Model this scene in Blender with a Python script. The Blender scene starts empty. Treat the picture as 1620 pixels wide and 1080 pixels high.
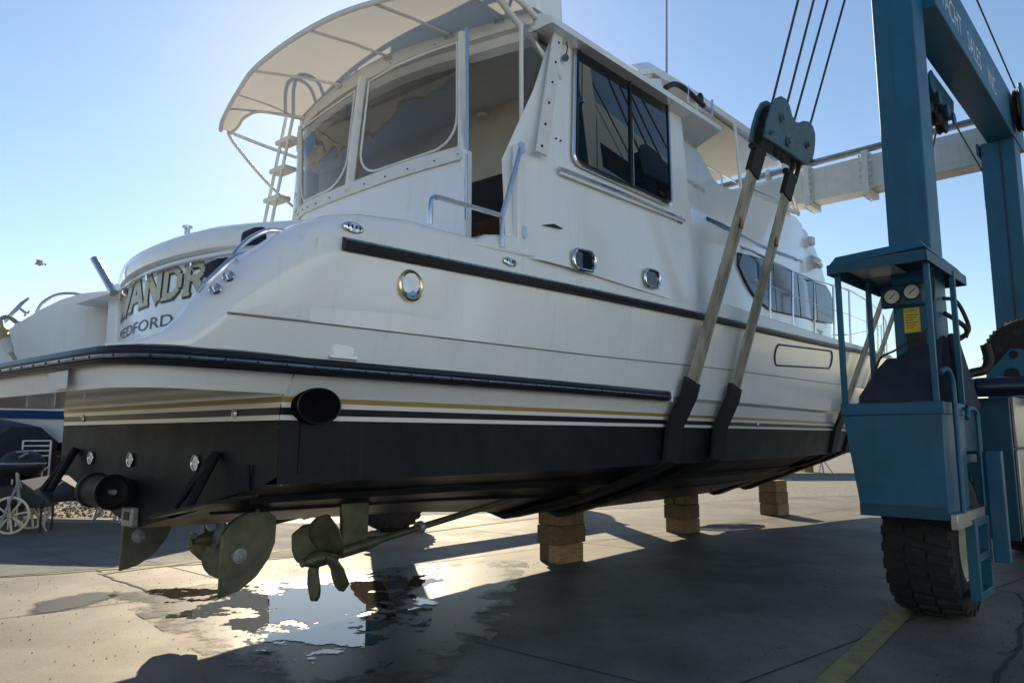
import bpy, bmesh, math, random
from mathutils import Vector, Matrix
random.seed(7)
R = math.radians
scn = bpy.context.scene
col = scn.collection

# ---------------------------------------------------------------- camera, light
HORIZ = math.atan(150/1130)                 # camera pitched up by this much
cam_d = bpy.data.cameras.new('camera'); cam = bpy.data.objects.new('camera', cam_d); col.objects.link(cam)
cam.location = (0, 0, 1.6); cam.rotation_euler = (R(90)+HORIZ, 0, 0)
cam_d.sensor_width = 36; cam_d.lens = 36*1130/1620; cam_d.clip_end = 3000; cam_d.clip_start = .05
scn.camera = cam
SUN_AZ, SUN_EL = R(-12), R(29)              # azimuth from the view axis (left is negative)
w = bpy.data.worlds.new('World'); scn.world = w; w.use_nodes = True
nt = w.node_tree; sky = nt.nodes.new('ShaderNodeTexSky'); sky.sky_type = 'NISHITA'; sky.sun_disc = False
sky.sun_elevation = SUN_EL; sky.sun_rotation = SUN_AZ; sky.altitude = 0; sky.air_density = 1.2; sky.dust_density = .22; sky.ozone_density = 2.9
bg = nt.nodes['Background']; bg.inputs['Strength'].default_value = .05
nt.links.new(sky.outputs[0], bg.inputs[0])
sd = bpy.data.lights.new('sun', 'SUN'); sun = bpy.data.objects.new('sun', sd); col.objects.link(sun)
sd.energy = 2.7; sd.angle = R(.53); sd.color = (1, .83, .57)
sdir = Vector((math.sin(SUN_AZ)*math.cos(SUN_EL), math.cos(SUN_AZ)*math.cos(SUN_EL), math.sin(SUN_EL)))
sun.rotation_euler = (-sdir).to_track_quat('-Z', 'Y').to_euler(); sun.location = (0, 60, 40)
scn.view_settings.view_transform = 'Standard'; scn.view_settings.look = 'None'
scn.view_settings.exposure = 1.5; scn.view_settings.gamma = 1

# ---------------------------------------------------------------- materials
def mat(name, c, rough=.5, metal=0., var=0., vscale=6., bump=0., bscale=80., c2=None, stretch=(1,1,1), spec=.5, coat=0., streak=None, chips=None, rnd=0, detail=5):
    m = bpy.data.materials.new(name); m.use_nodes = True; t = m.node_tree; b = t.nodes['Principled BSDF']
    c = tuple(c) + (1,)
    b.inputs['Base Color'].default_value = c; b.inputs['Roughness'].default_value = rough; b.inputs['Metallic'].default_value = metal
    b.inputs['Specular IOR Level'].default_value = spec; b.inputs['Coat Weight'].default_value = coat; b.inputs['Coat Roughness'].default_value = .06
    tc = t.nodes.new('ShaderNodeTexCoord'); mp = t.nodes.new('ShaderNodeMapping'); mp.inputs['Scale'].default_value = stretch
    t.links.new(tc.outputs['Object'], mp.inputs[0])
    if var or c2:
        n = t.nodes.new('ShaderNodeTexNoise'); n.inputs['Scale'].default_value = vscale; n.inputs['Detail'].default_value = detail; n.inputs['Roughness'].default_value = .62
        t.links.new(mp.outputs[0], n.inputs[0])
        cr = t.nodes.new('ShaderNodeValToRGB'); cr.color_ramp.elements[0].position = .32; cr.color_ramp.elements[1].position = .68
        d = c2 if c2 else tuple(x*(1-var) for x in c[:3])
        cr.color_ramp.elements[0].color = tuple(d)[:3]+(1,); cr.color_ramp.elements[1].color = c
        t.links.new(n.outputs['Fac'], cr.inputs[0]); t.links.new(cr.outputs[0], b.inputs['Base Color'])
        mr = t.nodes.new('ShaderNodeMapRange'); mr.inputs[3].default_value = min(1, rough*1.25+.03); mr.inputs[4].default_value = rough*.85
        t.links.new(n.outputs['Fac'], mr.inputs[0]); t.links.new(mr.outputs[0], b.inputs['Roughness'])
    if streak:
        mp2 = t.nodes.new('ShaderNodeMapping'); mp2.inputs['Scale'].default_value = (9,9,.45); t.links.new(tc.outputs['Object'], mp2.inputs[0])
        n3 = t.nodes.new('ShaderNodeTexNoise'); n3.inputs['Scale'].default_value = 1.3; n3.inputs['Detail'].default_value = 6; n3.inputs['Roughness'].default_value = .7; t.links.new(mp2.outputs[0], n3.inputs[0])
        c3 = t.nodes.new('ShaderNodeValToRGB'); c3.color_ramp.elements[0].position = .56; c3.color_ramp.elements[1].position = .74; c3.color_ramp.elements[0].color = (0,0,0,1)
        c3.color_ramp.elements[1].color = (streak[1],)*3+(1,); t.links.new(n3.outputs['Fac'], c3.inputs[0])
        mm = t.nodes.new('ShaderNodeMix'); mm.data_type = 'RGBA'; t.links.new(c3.outputs[0], mm.inputs[0]); mm.inputs[7].default_value = tuple(streak[0])+(1,)
        src = b.inputs['Base Color'].links[0].from_socket if b.inputs['Base Color'].links else None
        if src: t.links.new(src, mm.inputs[6])
        else: mm.inputs[6].default_value = c
        t.links.new(mm.outputs[2], b.inputs['Base Color'])
    if chips:
        n4 = t.nodes.new('ShaderNodeTexNoise'); n4.inputs['Scale'].default_value = chips[1]; n4.inputs['Detail'].default_value = 7; n4.inputs['Roughness'].default_value = .75; t.links.new(tc.outputs['Object'], n4.inputs[0])
        c4 = t.nodes.new('ShaderNodeValToRGB'); c4.color_ramp.elements[0].position = chips[2]; c4.color_ramp.elements[1].position = chips[2]+.03; t.links.new(n4.outputs['Fac'], c4.inputs[0])
        m4 = t.nodes.new('ShaderNodeMix'); m4.data_type = 'RGBA'; t.links.new(c4.outputs[0], m4.inputs[0]); m4.inputs[7].default_value = tuple(chips[0])+(1,)
        src = b.inputs['Base Color'].links[0].from_socket if b.inputs['Base Color'].links else None
        if src: t.links.new(src, m4.inputs[6])
        else: m4.inputs[6].default_value = c
        t.links.new(m4.outputs[2], b.inputs['Base Color'])
    if rnd:
        oi = t.nodes.new('ShaderNodeObjectInfo'); hv = t.nodes.new('ShaderNodeHueSaturation'); mr2 = t.nodes.new('ShaderNodeMapRange'); mr2.inputs[3].default_value = 1-rnd; mr2.inputs[4].default_value = 1+rnd*.3
        t.links.new(oi.outputs['Random'], mr2.inputs[0]); t.links.new(mr2.outputs[0], hv.inputs['Value']); t.links.new(b.inputs['Base Color'].links[0].from_socket, hv.inputs['Color']); t.links.new(hv.outputs[0], b.inputs['Base Color'])
    if bump:
        n2 = t.nodes.new('ShaderNodeTexNoise'); n2.inputs['Scale'].default_value = bscale; n2.inputs['Detail'].default_value = 4
        t.links.new(mp.outputs[0], n2.inputs[0]); bp = t.nodes.new('ShaderNodeBump'); bp.inputs['Strength'].default_value = bump; bp.inputs['Distance'].default_value = .01
        t.links.new(n2.outputs['Fac'], bp.inputs['Height']); t.links.new(bp.outputs[0], b.inputs['Normal'])
    return m
def glassy(name, tint, ior=1.45, rough=.0, clear=.8, wave=0., wscale=2.):
    m = bpy.data.materials.new(name); m.use_nodes = True; t = m.node_tree; t.nodes.remove(t.nodes['Principled BSDF'])
    out = t.nodes['Material Output']; tr = t.nodes.new('ShaderNodeBsdfTransparent'); gl = t.nodes.new('ShaderNodeBsdfGlossy'); mx = t.nodes.new('ShaderNodeMixShader')
    fr = t.nodes.new('ShaderNodeFresnel'); fr.inputs[0].default_value = ior
    tr.inputs[0].default_value = tuple(x*clear for x in tint)+(1,); gl.inputs['Roughness'].default_value = rough; gl.inputs[0].default_value = (1,1,1,1)
    if wave:
        tc = t.nodes.new('ShaderNodeTexCoord'); n2 = t.nodes.new('ShaderNodeTexNoise'); n2.inputs['Scale'].default_value = wscale; n2.inputs['Detail'].default_value = 1.5
        bp = t.nodes.new('ShaderNodeBump'); bp.inputs['Strength'].default_value = wave; bp.inputs['Distance'].default_value = .05
        t.links.new(tc.outputs['Object'], n2.inputs[0]); t.links.new(n2.outputs['Fac'], bp.inputs['Height'])
        t.links.new(bp.outputs[0], gl.inputs['Normal']); t.links.new(bp.outputs[0], fr.inputs['Normal'])
    t.links.new(fr.outputs[0], mx.inputs[0]); t.links.new(tr.outputs[0], mx.inputs[1]); t.links.new(gl.outputs[0], mx.inputs[2]); t.links.new(mx.outputs[0], out.inputs[0])
    return m
def cloth_translucent(name, c, tcol, f):
    m = bpy.data.materials.new(name); m.use_nodes = True; t = m.node_tree; b = t.nodes['Principled BSDF']; out = t.nodes['Material Output']
    b.inputs['Base Color'].default_value = c+(1,); b.inputs['Roughness'].default_value = .6
    tl = t.nodes.new('ShaderNodeBsdfTranslucent'); tl.inputs[0].default_value = tcol+(1,); mx = t.nodes.new('ShaderNodeMixShader'); mx.inputs[0].default_value = f
    t.links.new(b.outputs[0], mx.inputs[1]); t.links.new(tl.outputs[0], mx.inputs[2]); t.links.new(mx.outputs[0], out.inputs[0]); return m
GEL = mat('gelcoat_white', (.86,.875,.88), .18, var=.05, vscale=1.6, coat=.5, bump=.02, bscale=.8, streak=((.60,.56,.49),.38), chips=((.6,.57,.5),30,.76))
GELD = mat('gelcoat_deck', (.84,.85,.85), .35, var=.07, vscale=3)
TRIM = mat('trim_offwhite', (.76,.755,.73), .45, var=.1, vscale=9)
BOTTOM = mat('antifouling_black', (.011,.013,.017), .5, var=.45, vscale=3.2, bump=.05, bscale=30, spec=.22, streak=((.04,.038,.036),.55), chips=((.06,.055,.05),14,.70))
NAVY = mat('stripe_navy', (.010,.012,.022), .3, var=.2, spec=.3)
GOLD = mat('stripe_gold', (.36,.235,.045), .3, var=.12)
WHITE = mat('stripe_white', (.8,.79,.75), .25)
RUBBER = mat('rail_rubber', (.012,.013,.018), .28, var=.4, vscale=14)
CHROME = mat('stainless', (.72,.74,.77), .12, 1., var=.12, vscale=20)
BRASS = mat('polished_brass', (.72,.60,.38), .18, 1.)
STRIP = mat('rail_steel', (.55,.56,.58), .28, 1., var=.5, vscale=25)
WGLASS = mat('tinted_glass', (.006,.009,.014), .015, spec=.9, bump=.004, bscale=1.5)
BGLASS = mat('blue_tinted_glass', (.03,.085,.17), .10, spec=.14)
SOOT = mat('soot_wet', (.007,.008,.010), .4, var=.6, vscale=6, spec=.2)
VINYL = glassy('clear_vinyl', (.78,.78,.78), 1.5, .02, .88, .35, 2.6)
CLEAR = glassy('clear_glass', (.93,.96,.97), 1.45, 0, .95)
CANVAS = cloth_translucent('canopy_fabric', (.66,.66,.63), (.55,.53,.49), .45)
INTER = mat('interior_cream', (.60,.56,.46), .6, var=.1)
CEIL = mat('headliner', (.84,.82,.77), .6, var=.06)
WOOD = mat('interior_wood', (.14,.05,.025), .35, var=.4, vscale=12)
DARK = mat('dark_plastic', (.012,.013,.016), .5, var=.3)
HOLE = mat('outlet_hole_black', (.004,.004,.005), .9, spec=.08)
BRONZE = mat('bronze_green', (.16,.15,.09), .42, .35, var=.55, vscale=6, c2=(.055,.07,.05), bump=.08, bscale=40)
ZINC = mat('zinc_anode', (.42,.43,.43), .5, .5, var=.5, vscale=30)
TEAL = mat('lift_teal_paint', (.008,.112,.19), .42, var=.25, vscale=2.5, bump=.03, bscale=50, streak=((.02,.05,.07),.6), chips=((.085,.055,.035),11,.67))
TEALD = mat('lift_teal_dark', (.006,.068,.12), .45, var=.25, vscale=3, chips=((.06,.04,.03),12,.71))
BLOCKT = mat('block_teal_worn', (.06,.15,.20), .5, var=.3, vscale=14, bump=.06, bscale=60)
LWHITE = mat('lift_white_paint', (.66,.65,.61), .45, var=.14, vscale=5, streak=((.3,.24,.17),.45), chips=((.3,.18,.1),12,.72))
GREASE = mat('greasy_steel', (.028,.022,.018), .5, .5, var=.5, vscale=18)
TYRE = mat('tyre_rubber', (.021,.021,.021), .8, var=.35, vscale=9, bump=.1, bscale=60)
STEEL = mat('engine_cover_steel', (.52,.50,.46), .33, .75, var=.3, vscale=4)
WIRE = mat('wire_rope', (.045,.047,.055), .5, .5)
WEB = mat('webbing', (.44,.42,.34), .8, var=.45, vscale=7, c2=(.2,.19,.15), stretch=(1,1,.35), bump=.12, bscale=70)
SLEEVE = mat('black_chafe_sleeve', (.008,.008,.010), .7, bump=.15, bscale=60)
TIMB = mat('block_timber', (.42,.27,.125), .75, var=.5, vscale=6, c2=(.2,.12,.055), stretch=(1,6,6), bump=.15, bscale=18, chips=((.09,.06,.035),5,.69), rnd=.55)
YELL = mat('placard_yellow', (.72,.47,.03), .5, var=.12, vscale=8)
REDT = mat('red_tag', (.42,.07,.03), .6)
CLOTHN = mat('navy_cloth', (.022,.03,.055), .85, var=.35, vscale=5, bump=.3, bscale=9)
FACE = mat('gauge_face', (.62,.6,.52), .3)
BLUEH = mat('hull_blue', (.02,.06,.16), .25)
HOSEM = mat('tan_hose', (.36,.2,.09), .6, var=.3)
CREAM = mat('cream_paint', (.72,.66,.47), .5)
GALV = mat('galvanised', (.36,.37,.38), .45, .7, var=.3, vscale=15)
GULLM = mat('gull_grey', (.34,.36,.38), .8)

# ---------------------------------------------------------------- mesh helpers
class M:
    def __init__(s): s.v = []; s.f = []
    def add(s, vs, fs):
        b = len(s.v); s.v += [tuple(p) for p in vs]; s.f += [tuple(i+b for i in f) for f in fs]; return s
    def box(s, a, b):
        x0,y0,z0 = a; x1,y1,z1 = b
        vs = [(x0,y0,z0),(x1,y0,z0),(x1,y1,z0),(x0,y1,z0),(x0,y0,z1),(x1,y0,z1),(x1,y1,z1),(x0,y1,z1)]
        return s.add(vs, [(0,3,2,1),(4,5,6,7),(0,1,5,4),(1,2,6,5),(2,3,7,6),(3,0,4,7)])
    def hexa(s, bot, top): return s.add(list(bot)+list(top), [(3,2,1,0),(4,5,6,7),(0,1,5,4),(1,2,6,5),(2,3,7,6),(3,0,4,7)])
    def loft(s, rows, close=False, cap=False):
        n = len(rows[0]); vs = [p for r in rows for p in r]; fs = []
        for i in range(len(rows)-1):
            for j in range(n if close else n-1):
                k = (j+1) % n; fs.append((i*n+j, i*n+k, (i+1)*n+k, (i+1)*n+j))
        if cap: fs.append(tuple(range(n-1,-1,-1))); fs.append(tuple((len(rows)-1)*n+j for j in range(n)))
        return s.add(vs, fs)
    def tube(s, path, r, n=8, cap=True, flat=1.):
        P = [Vector(p) for p in path]; rows = []; up = None
        for i, p in enumerate(P):
            d = (P[min(i+1,len(P)-1)] - P[max(i-1,0)])
            d = d.normalized() if d.length > 1e-9 else Vector((0,0,1))
            if up is None: up = Vector((0,0,1)) if abs(d.z) < .9 else Vector((1,0,0))
            a = d.cross(up)
            if a.length < 1e-6: a = d.orthogonal()
            a.normalize(); b = a.cross(d).normalized(); up = b
            rr = r[i] if isinstance(r, (list,tuple)) else r
            rows.append([p + a*math.cos(2*math.pi*k/n)*rr*flat + b*math.sin(2*math.pi*k/n)*rr for k in range(n)])
        return s.loft(rows, True, cap)
    def prism(s, pts, off):
        n = len(pts); off = Vector(off); vs = [Vector(p) for p in pts] + [Vector(p)+off for p in pts]
        return s.add(vs, [tuple(range(n-1,-1,-1)), tuple(range(n,2*n))] + [(i,(i+1)%n,n+(i+1)%n,n+i) for i in range(n)])
    def lathe(s, prof, c, axis, n=24):
        ax = Vector(axis).normalized(); a = ax.orthogonal().normalized(); b = ax.cross(a); c = Vector(c)
        rows = [[c + ax*h + (a*math.cos(2*math.pi*k/n)+b*math.sin(2*math.pi*k/n))*r for k in range(n)] for r, h in prof]
        return s.loft(rows, True)
    def ball(s, c, r, n=10, m=6, sc=(1,1,1)):
        rows = [[(c[0]+sc[0]*r*math.sin(math.pi*i/m)*math.cos(2*math.pi*k/n), c[1]+sc[1]*r*math.sin(math.pi*i/m)*math.sin(2*math.pi*k/n), c[2]+sc[2]*r*math.cos(math.pi*i/m)) for k in range(n)] for i in range(m+1)]
        return s.loft(rows, True)
    def map(s, f): s.v = [tuple(f(Vector(p))) for p in s.v]; return s
    def build(s, name, m, parent=None, bevel=0, smooth=35, solid=0, sub=0):
        me = bpy.data.meshes.new(name); me.from_pydata(s.v, [], s.f)
        bm = bmesh.new(); bm.from_mesh(me); bmesh.ops.remove_doubles(bm, verts=bm.verts, dist=1e-5); bmesh.ops.recalc_face_normals(bm, faces=bm.faces); bm.to_mesh(me); bm.free()
        me.materials.append(m); me.polygons.foreach_set('use_smooth', [True]*len(me.polygons)); me.set_sharp_from_angle(angle=R(smooth))
        o = bpy.data.objects.new(name, me); col.objects.link(o)
        if parent: o.parent = parent
        if solid: q = o.modifiers.new('thick','SOLIDIFY'); q.thickness = solid; q.offset = 0
        if bevel: q = o.modifiers.new('bevel','BEVEL'); q.width = bevel; q.segments = 2; q.limit_method = 'ANGLE'; q.angle_limit = R(40)
        return o
def thing(name, label, cat, loc=(0,0,0), rz=0, group=None):
    o = bpy.data.objects.new(name, None); col.objects.link(o); o.location = loc; o.rotation_euler = (0,0,rz); o.empty_display_size = .2
    return tag(o, label, cat, group)
def tag(o, label, cat, group=None):
    o['label'] = label; o['category'] = cat
    if group: o['group'] = group
    return o
def struct(o, kind='structure'): o['kind'] = kind; return o
def copy_tree(o, parent=None):
    c = o.copy(); col.objects.link(c); c.parent = parent
    for ch in o.children: copy_tree(ch, c)
    return c
def lerp(xs, ys, x):
    if x <= xs[0]: return ys[0]
    for i in range(len(xs)-1):
        if x <= xs[i+1]:
            t = (x-xs[i])/(xs[i+1]-xs[i]); return ys[i]+(ys[i+1]-ys[i])*t
    return ys[-1]
def smooth_path(pts, n=6):
    P = [Vector(p) for p in pts]; out = []
    for i in range(len(P)-1):
        p0 = P[max(i-1,0)]; p1 = P[i]; p2 = P[i+1]; p3 = P[min(i+2,len(P)-1)]
        for k in range(n):
            t = k/n; out.append(.5*((2*p1)+(p2-p0)*t+(2*p0-5*p1+4*p2-p3)*t*t+(-p0+3*p1-3*p2+p3)*t**3))
    out.append(P[-1]); return out
def rrect(x0, x1, y0, y1, r, n=5):
    o = []
    for cx, cy, a0 in ((x1-r,y1-r,0),(x0+r,y1-r,90),(x0+r,y0+r,180),(x1-r,y0+r,270)):
        for k in range(n+1): a = R(a0+90*k/n); o.append((cx+r*math.cos(a), cy+r*math.sin(a)))
    return o
def text_mesh(body, size, place, name, m, parent, thick=.002):
    cu = bpy.data.curves.new('lettering', 'FONT'); cu.body = body; cu.size = size; cu.resolution_u = 3; cu.extrude = thick
    to = bpy.data.objects.new('lettering', cu); me = bpy.data.meshes.new_from_object(to)
    for v in me.vertices: v.co = place(v.co)
    me.materials.clear(); me.materials.append(m); me.name = name
    o = bpy.data.objects.new(name, me); col.objects.link(o); o.parent = parent
    bpy.data.objects.remove(to); bpy.data.curves.remove(cu); return o

# frames: yacht (axis 39.5 deg right of the view) and lift (43.5 deg)
def frame(a, org): return Vector(org), R(90-a)
YORG, YROT = frame(39.5, (.5977, 8.9672, 0)); LORG, LROT = frame(43.5, (.9205, 9.6731, 0))
def B(s, o, z): return Vector((s, -o, z))          # forward, starboard, up -> local x, y, z
def to_world(p, org, rot): return Matrix.Rotation(rot,3,'Z') @ Vector(p) + org
def yacht_to_world(s, o, z): return to_world(B(s,o,z), YORG, YROT)

# ================================================================ SETTING
def ground_mat():
    m = bpy.data.materials.new('concrete_yard'); m.use_nodes = True; t = m.node_tree; b = t.nodes['Principled BSDF']; L = t.links.new; N = t.nodes.new
    tc = N('ShaderNodeTexCoord')
    def noise(sc, det=5, stretch=None, rot=0):
        n = N('ShaderNodeTexNoise'); n.inputs['Scale'].default_value = sc; n.inputs['Detail'].default_value = det; n.inputs['Roughness'].default_value = .65
        mp = N('ShaderNodeMapping'); mp.inputs['Rotation'].default_value = (0,0,rot)
        if stretch: mp.inputs['Scale'].default_value = stretch
        L(tc.outputs['Object'], mp.inputs[0]); L(mp.outputs[0], n.inputs[0]); return n.outputs['Fac']
    def ramp(f, stops):
        r = N('ShaderNodeValToRGB'); e = r.color_ramp.elements
        while len(e) < len(stops): e.new(.5)
        for q, (p, c) in zip(e, stops): q.position = p; q.color = tuple(c)+(1,)
        L(f, r.inputs[0]); return r.outputs[0]
    def mix(a, c, f, mode='MULTIPLY'):
        x = N('ShaderNodeMix'); x.data_type = 'RGBA'; x.blend_type = mode
        if isinstance(f, float): x.inputs[0].default_value = f
        else: L(f, x.inputs[0])
        L(a, x.inputs[6]); L(c, x.inputs[7]); return x.outputs[2]
    base = ramp(noise(.35,6), [(.3,(.150,.139,.122)),(.7,(.218,.199,.170))])
    streak = ramp(noise(1.3,6,(1,.14,1),R(38)), [(.35,(.72,.72,.72)),(.6,(1,1,1))])
    spots = ramp(noise(5,6), [(.30,(.45,.43,.4)),(.42,(1,1,1))])
    fine = ramp(noise(70,3), [(.3,(.82,.82,.82)),(.7,(1.05,1.05,1.05))])
    stain = ramp(noise(.7,8), [(.36,(.5,.49,.48)),(.55,(1,1,1))])
    c = mix(base, streak, .8); c = mix(c, spots, .5); c = mix(c, fine, .8); c = mix(c, stain, .75)
    L(c, b.inputs['Base Color'])
    # brushed grooves across the slab
    mp = N('ShaderNodeMapping'); mp.inputs['Rotation'].default_value = (0,0,R(28)); wv = N('ShaderNodeTexWave'); wv.inputs['Scale'].default_value = 5.5; wv.inputs['Distortion'].default_value = 4.5; wv.inputs['Detail'].default_value = 3
    L(tc.outputs['Object'], mp.inputs[0]); L(mp.outputs[0], wv.inputs[0])
    ad = N('ShaderNodeMath'); ad.operation = 'MULTIPLY_ADD'; ad.inputs[1].default_value = .22; L(wv.outputs['Fac'], ad.inputs[0]); L(noise(45,4), ad.inputs[2])
    bp = N('ShaderNodeBump'); bp.inputs['Strength'].default_value = .22; bp.inputs['Distance'].default_value = .01; L(ad.outputs[0], bp.inputs['Height']); L(bp.outputs[0], b.inputs['Normal'])
    rr = N('ShaderNodeMapRange'); rr.inputs[3].default_value = .5; rr.inputs[4].default_value = .85; L(noise(1.1,5), rr.inputs[0]); L(rr.outputs[0], b.inputs['Roughness'])
    b.inputs['Specular IOR Level'].default_value = .35
    return m
g = M(); N_ = 1500
g.add([(-N_,-N_,0),(N_,-N_,0),(N_,N_,0),(-N_,N_,0)], [(0,1,2,3)]); struct(g.build('ground', ground_mat()))
LANE_SHADE = mat('shaded_lane_grey', (.10,.105,.11), .85, var=.25, vscale=1.5, bump=.3, bscale=60)
GRAVM = mat('gravel_grey', (.25,.235,.21), .95, var=.6, vscale=9, bump=1., bscale=22, detail=8)
def sheet(name, pts, z, m):
    q = M(); q.add([(x,y,z) for x,y in pts], [tuple(range(len(pts)))]); return struct(q.build(name, m))
sheet('shaded_grey_lane', [(-60,5.2),(-6.05,8.42),(-4.85,9.1),(-2.4,10.1),(-2.0,13.6),(-9.3,13.7),(-60,10.5)], .004, LANE_SHADE)  # darker grey sheet, part of the shade at left put into its colour
sheet('gravel', [(-60,14.2),(-9.5,14.4),(-4.5,14.6),(-2,14.9),(3,16.5),(6.5,19),(14,21),(30,30),(60,42),(30,80),(-60,80)], .004, GRAVM)
def stones(n, reg, rmin, rmax, name, m):
    q = M()
    for _ in range(n):
        x = random.uniform(reg[0],reg[1]); y = random.uniform(reg[2],reg[3]); r = random.uniform(rmin,rmax)
        a = random.uniform(0,6.3); vs = []
        for k in range(4): vs.append((x+r*math.cos(a+k*1.57)*random.uniform(.7,1.2), y+r*math.sin(a+k*1.57)*random.uniform(.7,1.2), .004))
        vs.append((x,y,.004+r*random.uniform(.5,1)))
        q.add(vs, [(0,1,4),(1,2,4),(2,3,4),(3,0,4)])
    o = q.build(name, m, smooth=10); struct(o, 'stuff'); return o
stones(3800, (-13.5,-5.5,14.5,18.5), .015, .05, 'gravel_stones', mat('stone', (.27,.25,.22), .9, var=.4, vscale=2))

stones(2600, (-8,4.5,3.2,9.5), .002, .009, 'yard_grit', mat('grit', (.09,.08,.07), .9, var=.5, vscale=2))
# puddle: a wet margin and standing water, each an irregular sheet
def wet_mat(name, base, rough, edge, scale, spec=.5, soft=.06, amp=1.):
    m = bpy.data.materials.new(name); m.use_nodes = True; t = m.node_tree; b = t.nodes['Principled BSDF']; L = t.links.new; N = t.nodes.new
    b.inputs['Base Color'].default_value = base+(1,); b.inputs['Roughness'].default_value = rough; b.inputs['IOR'].default_value = 1.33; b.inputs['Specular IOR Level'].default_value = spec
    tc = N('ShaderNodeTexCoord'); n = N('ShaderNodeTexNoise'); n.inputs['Scale'].default_value = scale; n.inputs['Detail'].default_value = 7; n.inputs['Roughness'].default_value = .7
    L(tc.outputs['Object'], n.inputs[0]); at = N('ShaderNodeAttribute'); at.attribute_name = 'depth'
    s = N('ShaderNodeMath'); s.operation = 'ADD'; sn = N('ShaderNodeMath'); sn.operation = 'MULTIPLY_ADD'; sn.inputs[1].default_value = amp; sn.inputs[2].default_value = .5-.5*amp; L(n.outputs['Fac'], sn.inputs[0]); L(sn.outputs[0], s.inputs[0]); L(at.outputs['Fac'], s.inputs[1])
    mr = N('ShaderNodeMapRange'); mr.inputs[1].default_value = edge; mr.inputs[2].default_value = edge+soft; L(s.outputs[0], mr.inputs[0])
    tr = N('ShaderNodeBsdfTransparent'); mx = N('ShaderNodeMixShader'); L(mr.outputs[0], mx.inputs[0]); L(tr.outputs[0], mx.inputs[1]); L(b.outputs[0], mx.inputs[2]); L(mx.outputs[0], t.nodes['Material Output'].inputs[0])
    n2 = N('ShaderNodeTexNoise'); n2.inputs['Scale'].default_value = 3; L(tc.outputs['Object'], n2.inputs[0]); bp = N('ShaderNodeBump'); bp.inputs['Strength'].default_value = .03; bp.inputs['Distance'].default_value = .01
    L(n2.outputs['Fac'], bp.inputs['Height']); L(bp.outputs[0], b.inputs['Normal'])
    return m
def wet_sheet(name, outline, z, m, rings=7):
    cx = sum(p[0] for p in outline)/len(outline); cy = sum(p[1] for p in outline)/len(outline)
    path = smooth_path([(x,y,0) for x,y in outline]+[(outline[0][0],outline[0][1],0)], 6)[:-1]; n = len(path); vs = []; dep = []
    for k in range(rings+1):
        f = k/rings
        for p in path: vs.append((cx+(p.x-cx)*f, cy+(p.y-cy)*f, z)); dep.append(1-f)
    fs = [(k*n+j, k*n+(j+1)%n, (k+1)*n+(j+1)%n, (k+1)*n+j) for k in range(rings) for j in range(n)]
    me = bpy.data.meshes.new(name); me.from_pydata(vs, [], fs); a = me.attributes.new('depth','FLOAT','POINT'); a.data.foreach_set('value', dep)
    me.materials.append(m); o = bpy.data.objects.new(name, me); col.objects.link(o); return struct(o)
def yw(s, o): p = yacht_to_world(s,o,0); return (p.x,p.y)
WETM = wet_mat('wet_concrete', (.022,.020,.018), .40, .50, 2.6, .35, .16); WATER2 = wet_mat('standing_water_far', (.035,.031,.026), .015, .60, 1.7, .85); DAMP = wet_mat('damp_concrete', (.075,.068,.06), .35, .55, 3.5, .4, .30); WATERM = wet_mat('standing_water', (.05,.04,.028), .012, .80, 1.9, .9, .05, 3.0)
wet_sheet('wet_patch', [yw(*p) for p in ((-4.1,-2.75),(-4.3,-1.4),(-4.5,.3),(-4.3,1.7),(-3.2,1.5),(-2.2,1.0),(-.8,0),(.2,-.75),(-.5,-1.4),(-1.6,-1.9),(-2.9,-2.4))], .006, WETM)
wet_sheet('puddle', [yw(*p) for p in ((-3.7,-2.9),(-4.1,-1.6),(-4.3,.2),(-4.05,1.2),(-3.2,.95),(-2.6,.45),(-1.6,-.35),(-.75,-1.0),(-1.3,-1.45),(-2.2,-1.75),(-3.1,-2.15))], .010, WATERM)
wet_sheet('puddle', [yw(*p) for p in ((4.3,-.7),(4.6,.1),(5.4,.5),(6.0,.3),(5.7,-.35),(5.0,-.55))], .010, WATER2, 5)
wet_sheet('wet_patch', [yw(*p) for p in ((-4.75,-2.9),(-4.95,-2.3),(-4.4,-2.35),(-3.9,-2.7),(-4.2,-3.05))], .006, DAMP, 5)
# painted lines
YLINE = mat('faded_yellow_paint', (.31,.26,.07), .8, var=.55, vscale=5, c2=(.17,.15,.09), detail=8)
def line(name, pts, wd, m, z=.006):
    q = M(); P = [Vector((x,y,z)) for x,y in pts]; rows = []
    for i,p in enumerate(P):
        d = (P[min(i+1,len(P)-1)]-P[max(i-1,0)]).normalized(); nrm = Vector((-d.y,d.x,0)); ww = wd*(1+random.uniform(-.15,.15) if len(P)>6 else 1); rows.append([p-nrm*ww/2, p+nrm*ww/2])
    q.loft(rows); return struct(q.build(name, m))
line('painted_line', [yw(-4.5,3.75), yw(.7,3.66)], .17, YLINE)
line('painted_line', [yw(-3.7,-4.0), yw(6,-3.5)], .12, YLINE)
JOINT = mat('joint_dark', (.03,.028,.026), .9)
def crack(a, b, wd, n=22, j=.03):
    A = Vector(a+(0,)); Bq = Vector(b+(0,)); d = Bq-A; nr = Vector((-d.y,d.x,0)).normalized(); off = 0; P = []
    for i in range(n+1):
        off = off*.8+random.uniform(-j,j); p = A+d*i/n+nr*off; P.append((p.x,p.y))
    line('concrete_crack', P, wd, JOINT, .0055)
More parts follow.
